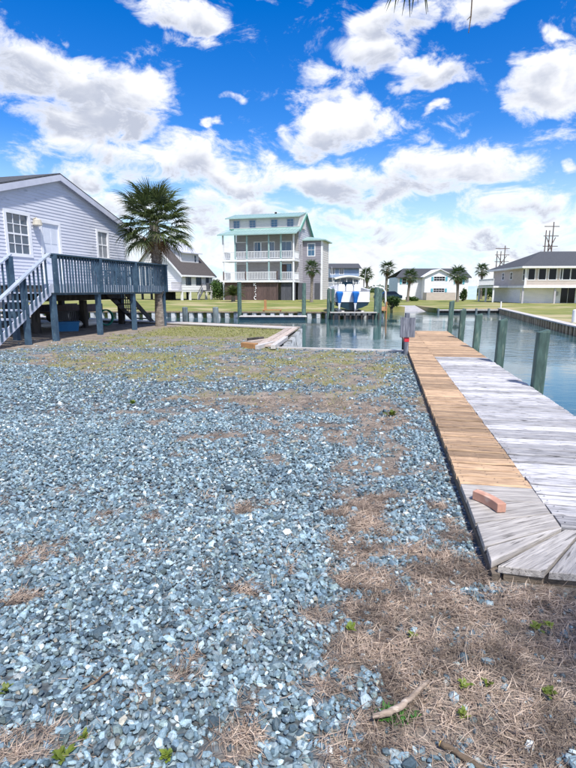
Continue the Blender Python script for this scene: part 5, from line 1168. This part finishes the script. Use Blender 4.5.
# ================================================================== BOAT, LIFT, FLOATING DOCK
yB = 37.9
def zB(py, y=yB): return H + (HZ - py)/F*y*math.cos(PIT)**2
lift = thing('boat_lift', 'timber boat lift with thick green right post and paired left posts', 'boat lift', (0, 0, 0))
for px, tp, dy, w in ((377, 287, -.1, .20), (380.2, 288.5, .25, .17), (328.7, 289, .1, .13), (333.0, 288.5, -.1, .12), (377.5, 288, 5.2, .17), (331, 289, 5.2, .15)):
    y = yB + dy; MB().tube([(at(px, y), y, -2.0), (at(px, y), y, zB(tp, y)-.04), (at(px, y), y, zB(tp, y))], [w, w*.95, w*.7], 10).build('post', m_greenpost, lift)
xa_, xb_ = at(330, yB)+.1, at(376, yB)-.05; zpl = zB(312.6)
for y in (yB+.4, yB+4.4): MB().box(xa_, xb_, y-.10, y+.10, zpl-.25, zpl-.02).build('cross_beam', m_metal, lift)
for x in (xa_+.9, xb_-.9): MB().box(x-.10, x+.10, yB, yB+5.2, zpl-.018, zpl+.12).build('bunk', m_capw, lift)
MB().box(xa_-.1, xb_+.1, yB-.55, yB-.02, zpl-.02, zpl+.05).build('walk_plank', m_capw, lift)
for k in range(9): MB().box(xa_+.1+k*.42, xa_+.22+k*.42, yB-.45, yB-.35, -1.4, zpl-.021).build('brace_pile', m_pile, lift)
# centre-console boat, stern to the camera
bx = (at(333.5, yB)+at(372, yB))/2; bw = (at(372, yB)-at(333.5, yB))/2
boat = thing('motor_boat', 'white and navy centre console boat with two blue outboards on lift', 'boat', (bx, yB+.2, zpl+.12))
zk = 0.0; zgun = zB(290) - zpl - .12; zch = zB(302) - zpl - .12
def hsec(y, k, sheer, rise):                 # half-width factor k
    w = bw*k; return [(0, y, zk+rise), (w*.55, y, zk+rise+.22), (w*.88, y, zk+rise*.6+zch*.62), (w*.97, y, zch + sheer*.5)], [(w*.97, y, zch + sheer*.5), (w*1.0, y, (zch+zgun)/2+sheer*.8), (w*.98, y, zgun+sheer)]
st_ = [(0, .93, 0, 0), (1.2, .97, .02, 0), (3.0, 1.0, .08, .01), (4.8, .90, .2, .06), (6.2, .62, .36, .22), (7.2, .25, .5, .5), (7.6, .02, .56, .8)]
lo_m, hi_m = MB(), MB()
def mirror(sec): return [(-x, y, z) for x, y, z in reversed(sec)] + list(sec)
lows = [hsec(*q)[0] for q in st_]; his = [hsec(*q)[1] for q in st_]
lo_m.loft([[(-x, y, z) for x, y, z in reversed(s[1:])] + s for s in lows], close=False, cap=False); n7 = 7; lo_m.f.append(tuple(range(7)))
lo_m.build('hull', m_hull, boat, smooth=False)
for s in (1, -1): MB().loft([[(s*x, y, z) for x, y, z in q] for q in his], close=False, cap=False).build('topside', m_gel, boat, smooth=True)
MB().box(-bw*.9, bw*.9, -.04, .03, zch*.98, zgun-.12).build('transom', m_gel, boat); MB().box(-bw*.93, bw*.93, .04, 5.2, zch+.02, zch+.10).build('deck', m_gel, boat)
MB().loft([[(sx*bw*k, y, zgun+sh+.0 + dz) for sx, dz in ((-1.03, 0), (-.86, .02), (-.86, .06), (-1.03, .05))] for y, k, sh, _ in st_[:5]], True).loft([[(-sx*bw*k, y, zgun+sh+.0 + dz) for sx, dz in ((-1.03, 0), (-.86, .02), (-.86, .06), (-1.03, .05))] for y, k, sh, _ in st_[:5]], True).build('gunwale', m_gel, boat)
MB().box(-.5, .5, 2.6, 3.8, zch+.101, zgun+.25).build('console', m_gel, boat); MB().add([(-.48, 3.0, zgun+.251), (.48, 3.0, zgun+.251), (.42, 3.35, zgun+.65), (-.42, 3.35, zgun+.65)], [(0, 1, 2, 3)]).build('windshield', m_glassblue, boat)
for x in (-.62, 0, .62): MB().loft([[(x+sx*.27*k, 1.9+sy*.16+oy_, z) for sx, sy in ((-1,-1),(1,-1),(1,1),(-1,1))] for z, k, oy_ in ((zgun-.1, 1, 0), (zgun+.28, 1, .02), (zgun+.44, .8, .05))]).build('seat_back', m_gel, boat, bevel=.05)
ztt = zB(277.5)-zpl-.12; hwt = bw*.80
for sx in (-1, 1):
    for y in (2.3, 4.0): MB().tube([(sx*.62, y, zch+.1), (sx*.7, y+.05, ztt-.1)], .03, 8).build('top_leg', m_metal, boat)
MB().loft([[(x, y, ztt + .25*math.cos(x/hwt*1.35) - .1*((y-3.2)/1.6)**2 + dz) for x, dz in [(hwt*q, 0) for q in np.linspace(-1, 1, 9)] + [(hwt*q, -.06) for q in np.linspace(1, -1, 9)]] for y in (1.6, 2.4, 3.2, 4.0, 4.8)]).build('canopy', m_canvas, boat, smooth=False)
for sx in (-.95, .95): MB().tube([(sx*bw*.9, 2.8, zgun), (sx*bw*1.0, 2.4, ztt+.9)], [.025, .012], 6).build('outrigger', m_gel, boat)
for px in (339.3, 355.3):
    x = at(px, yB) - bx; ob = MB().loft([[(x+sx*.27*k, -.32+oy_+sy*.34*k2, z) for sx, sy in ((-.7,-1),(.7,-1),(1,-.6),(1,.7),(.6,1),(-.6,1),(-1,.7),(-1,-.6))] for z, k, k2, oy_ in ((zB(303)-zpl-.12, .42, .6, .02), (zB(297)-zpl-.12, .72, .85, .0), (zB(294.5)-zpl-.12, .95, .95, 0), (zB(292.5)-zpl-.12, 1.0, 1.0, 0), (zB(291.3)-zpl-.12, .7, .75, .04))]).build('outboard', m_cobalt, boat, smooth=False, bevel=.03)
    MB().loft([[(x+sx*w_, -.30+sy*d_, z) for sx, sy in ((-1,-1),(1,-1),(1,1),(-1,1))] for z, w_, d_ in ((.02, .05, .10), (.25, .06, .13), (zB(305)-zpl-.12, .07, .16), (zB(303)-zpl-.121, .11, .2))]).build('leg', m_gel, ob); MB().tube([(x, -.55, .08), (x, -.1, .08)], [.05, .07], 8).build('gearcase', m_metal, ob)
    for a in (0, 2.1, 4.2): MB().add([(x, -.57, .08), (x+.16*math.cos(a-.3), -.55, .08+.16*math.sin(a-.3)), (x+.16*math.cos(a+.3), -.60, .08+.16*math.sin(a+.3))], [(0, 1, 2)]).build('propeller_blade', m_metal, ob)
# floating dock with bench, its two piles
yF = G(270, 319.5, WZ).y - .3; fd = thing('floating_dock', 'small floating dock with dark sides below the green roofed house', 'dock', (0, yF, WZ))
xa_, xb_ = at(239.5, yF), at(304.5, yF)
MB().box(xa_, xb_, -.7, .7, -.2, .24).build('float', m_hull, fd); k = int((xb_-xa_)/.16)
for i in range(k): 
    if i % 2 == 0: MB().box(xa_ + i*(xb_-xa_)/k + .004, xa_ + (i+2)*(xb_-xa_)/k - .004, -.75, .75, .242, .285).build('plank', m_capw, fd)
for px, tp, lb in ((239.3, 282, 'tall grey green piling at the left end of the floating dock'), (304, 283, 'tall grey green piling at the right end of the floating dock')):
    y = yF + .95; tag(MB().tube([(0, 0, -2.2), (0, 0, zB(tp, y))], [.17, .15], 10).build('piling', m_greenpost, None, (at(px, y), y, 0)), lb, 'piling', 'pilings of the floating dock')
yc = 39.9; tp = thing('wooden_bench', 'low orange wood bench with one post on the bank above floating dock', 'bench', (at(272, yc), yc, -.29))
MB().box(-.75, .75, -.25, .25, .12, .20).build('seat', m_orangewood, tp); MB().box(-.72, -.6, -.2, .2, -.1, .118).build('leg', m_orangewood, tp); MB().box(.6, .72, -.2, .2, -.1, .118).build('leg', m_orangewood, tp); MB().box(-.64, -.44, .1, .25, .201, .95).build('post', m_orangewood, tp)
# side walkway and white davit right of the lift
wk = thing('walkway', 'narrow orange brown timber walkway sloping beside the boat lift', 'walkway', (0, 0, 0))
for i in range(12): MB().box(-.35, .35, -.17, .17, -.02, .03).build('plank', m_orangewood, wk, (at(380.5, yB)+.25 + i*.07, yB+.6+i*.36, zpl+.12+i*.012), (R(2), 0, 0))
for i in (1, 6, 11): MB().tube([(at(380.5, yB)+.6 + i*.07, yB+.6+i*.36, -1.6), (at(380.5, yB)+.6+i*.07, yB+.6+i*.36, .45)], .07, 8).build('post', m_orangewood, wk)
y = 44.2; dv = tag(MB().tube([(0, 0, -.4), (-.05, 0, .9), (-.1, 0, 1.55), (-.35, -.1, 1.85), (-.9, -.2, 1.95), (-1.3, -.25, 1.9)], [.09, .08, .075, .07, .06, .05], 10).build('davit', m_white, None, (at(386.5, y), y, farz(at(386.5, y), y)), smooth=True), 'white curved davit arm on the bank right of the boat', 'davit')
# parked car behind the davit
y = 84.0; x = at(388, y); car = thing('parked_car', 'dark navy car parked left of the white shuttered house', 'car', (x, y, farz(x, y)), R(8))
MB().loft([[(xx_, sy*.88, z) for sy, z in ((-1, .35), (1, .35), (1, zt), (-1, zt))] for xx_, zt in ((-2.2, .75), (-2.1, .9), (-1.0, .98), (1.6, 1.0), (2.2, .85))]).build('body', m_hull, car, bevel=.05); MB().loft([[(xx_, sy*.78, z) for sy, z in ((-1, .97), (1, .97), (.85, zt), (-.85, zt))] for xx_, zt in ((-1.2, 1.0), (-.5, 1.5), (1.0, 1.52), (1.7, 1.02))]).build('cabin', m_glassdark, car)
for sx in (-1.35, 1.35):
    for sy in (-.86, .86): MB().tube([(sx, sy-.1, .33), (sx, sy+.1, .33)], .33, 16).build('wheel', m_black, car)

# ================================================================== POWER LINE STRUCTURES
def pylon(px, base, top, wpx, dist, lb, seed, n=3):
    x = at(px, dist); t = thing('utility_pylon', lb, 'utility pole', (x, dist, -.3), 0, 'power line poles behind the tan house'); s = dist/F; h = (HZ - top)*s*math.cos(PIT)**2 + H + .3; w = wpx*s
    xs_ = np.linspace(-w/2, w/2, n)
    for k, xx_ in enumerate(xs_): MB().tube([(xx_, k*1.2, -.5), (xx_, k*1.2, h*(1 - .12*(k != n-1)))], [.38, .24], 8).build('pole', m_lattice, t)
    for z in (h*.93, h*.80, h*.66): MB().box(-w/2-1.2, w/2+1.6, -.35, -.1, z-.18, z+.18).build('cross_arm', m_lattice, t)
    MB().beam((-w/2, -.5, h*.5), (w/2, -.5, h*.78), .3, .3).beam((w/2, -.8, h*.5), (-w/2, -.8, h*.78), .3, .3).build('brace', m_lattice, t)
pylon(545.5, 254, 223, 9, 260, 'tall braced utility pole group above the tan house roof', 1, 3)
pylon(499, 290, 246, 9, 300, 'slim utility pole group left of the tan house', 2, 3)
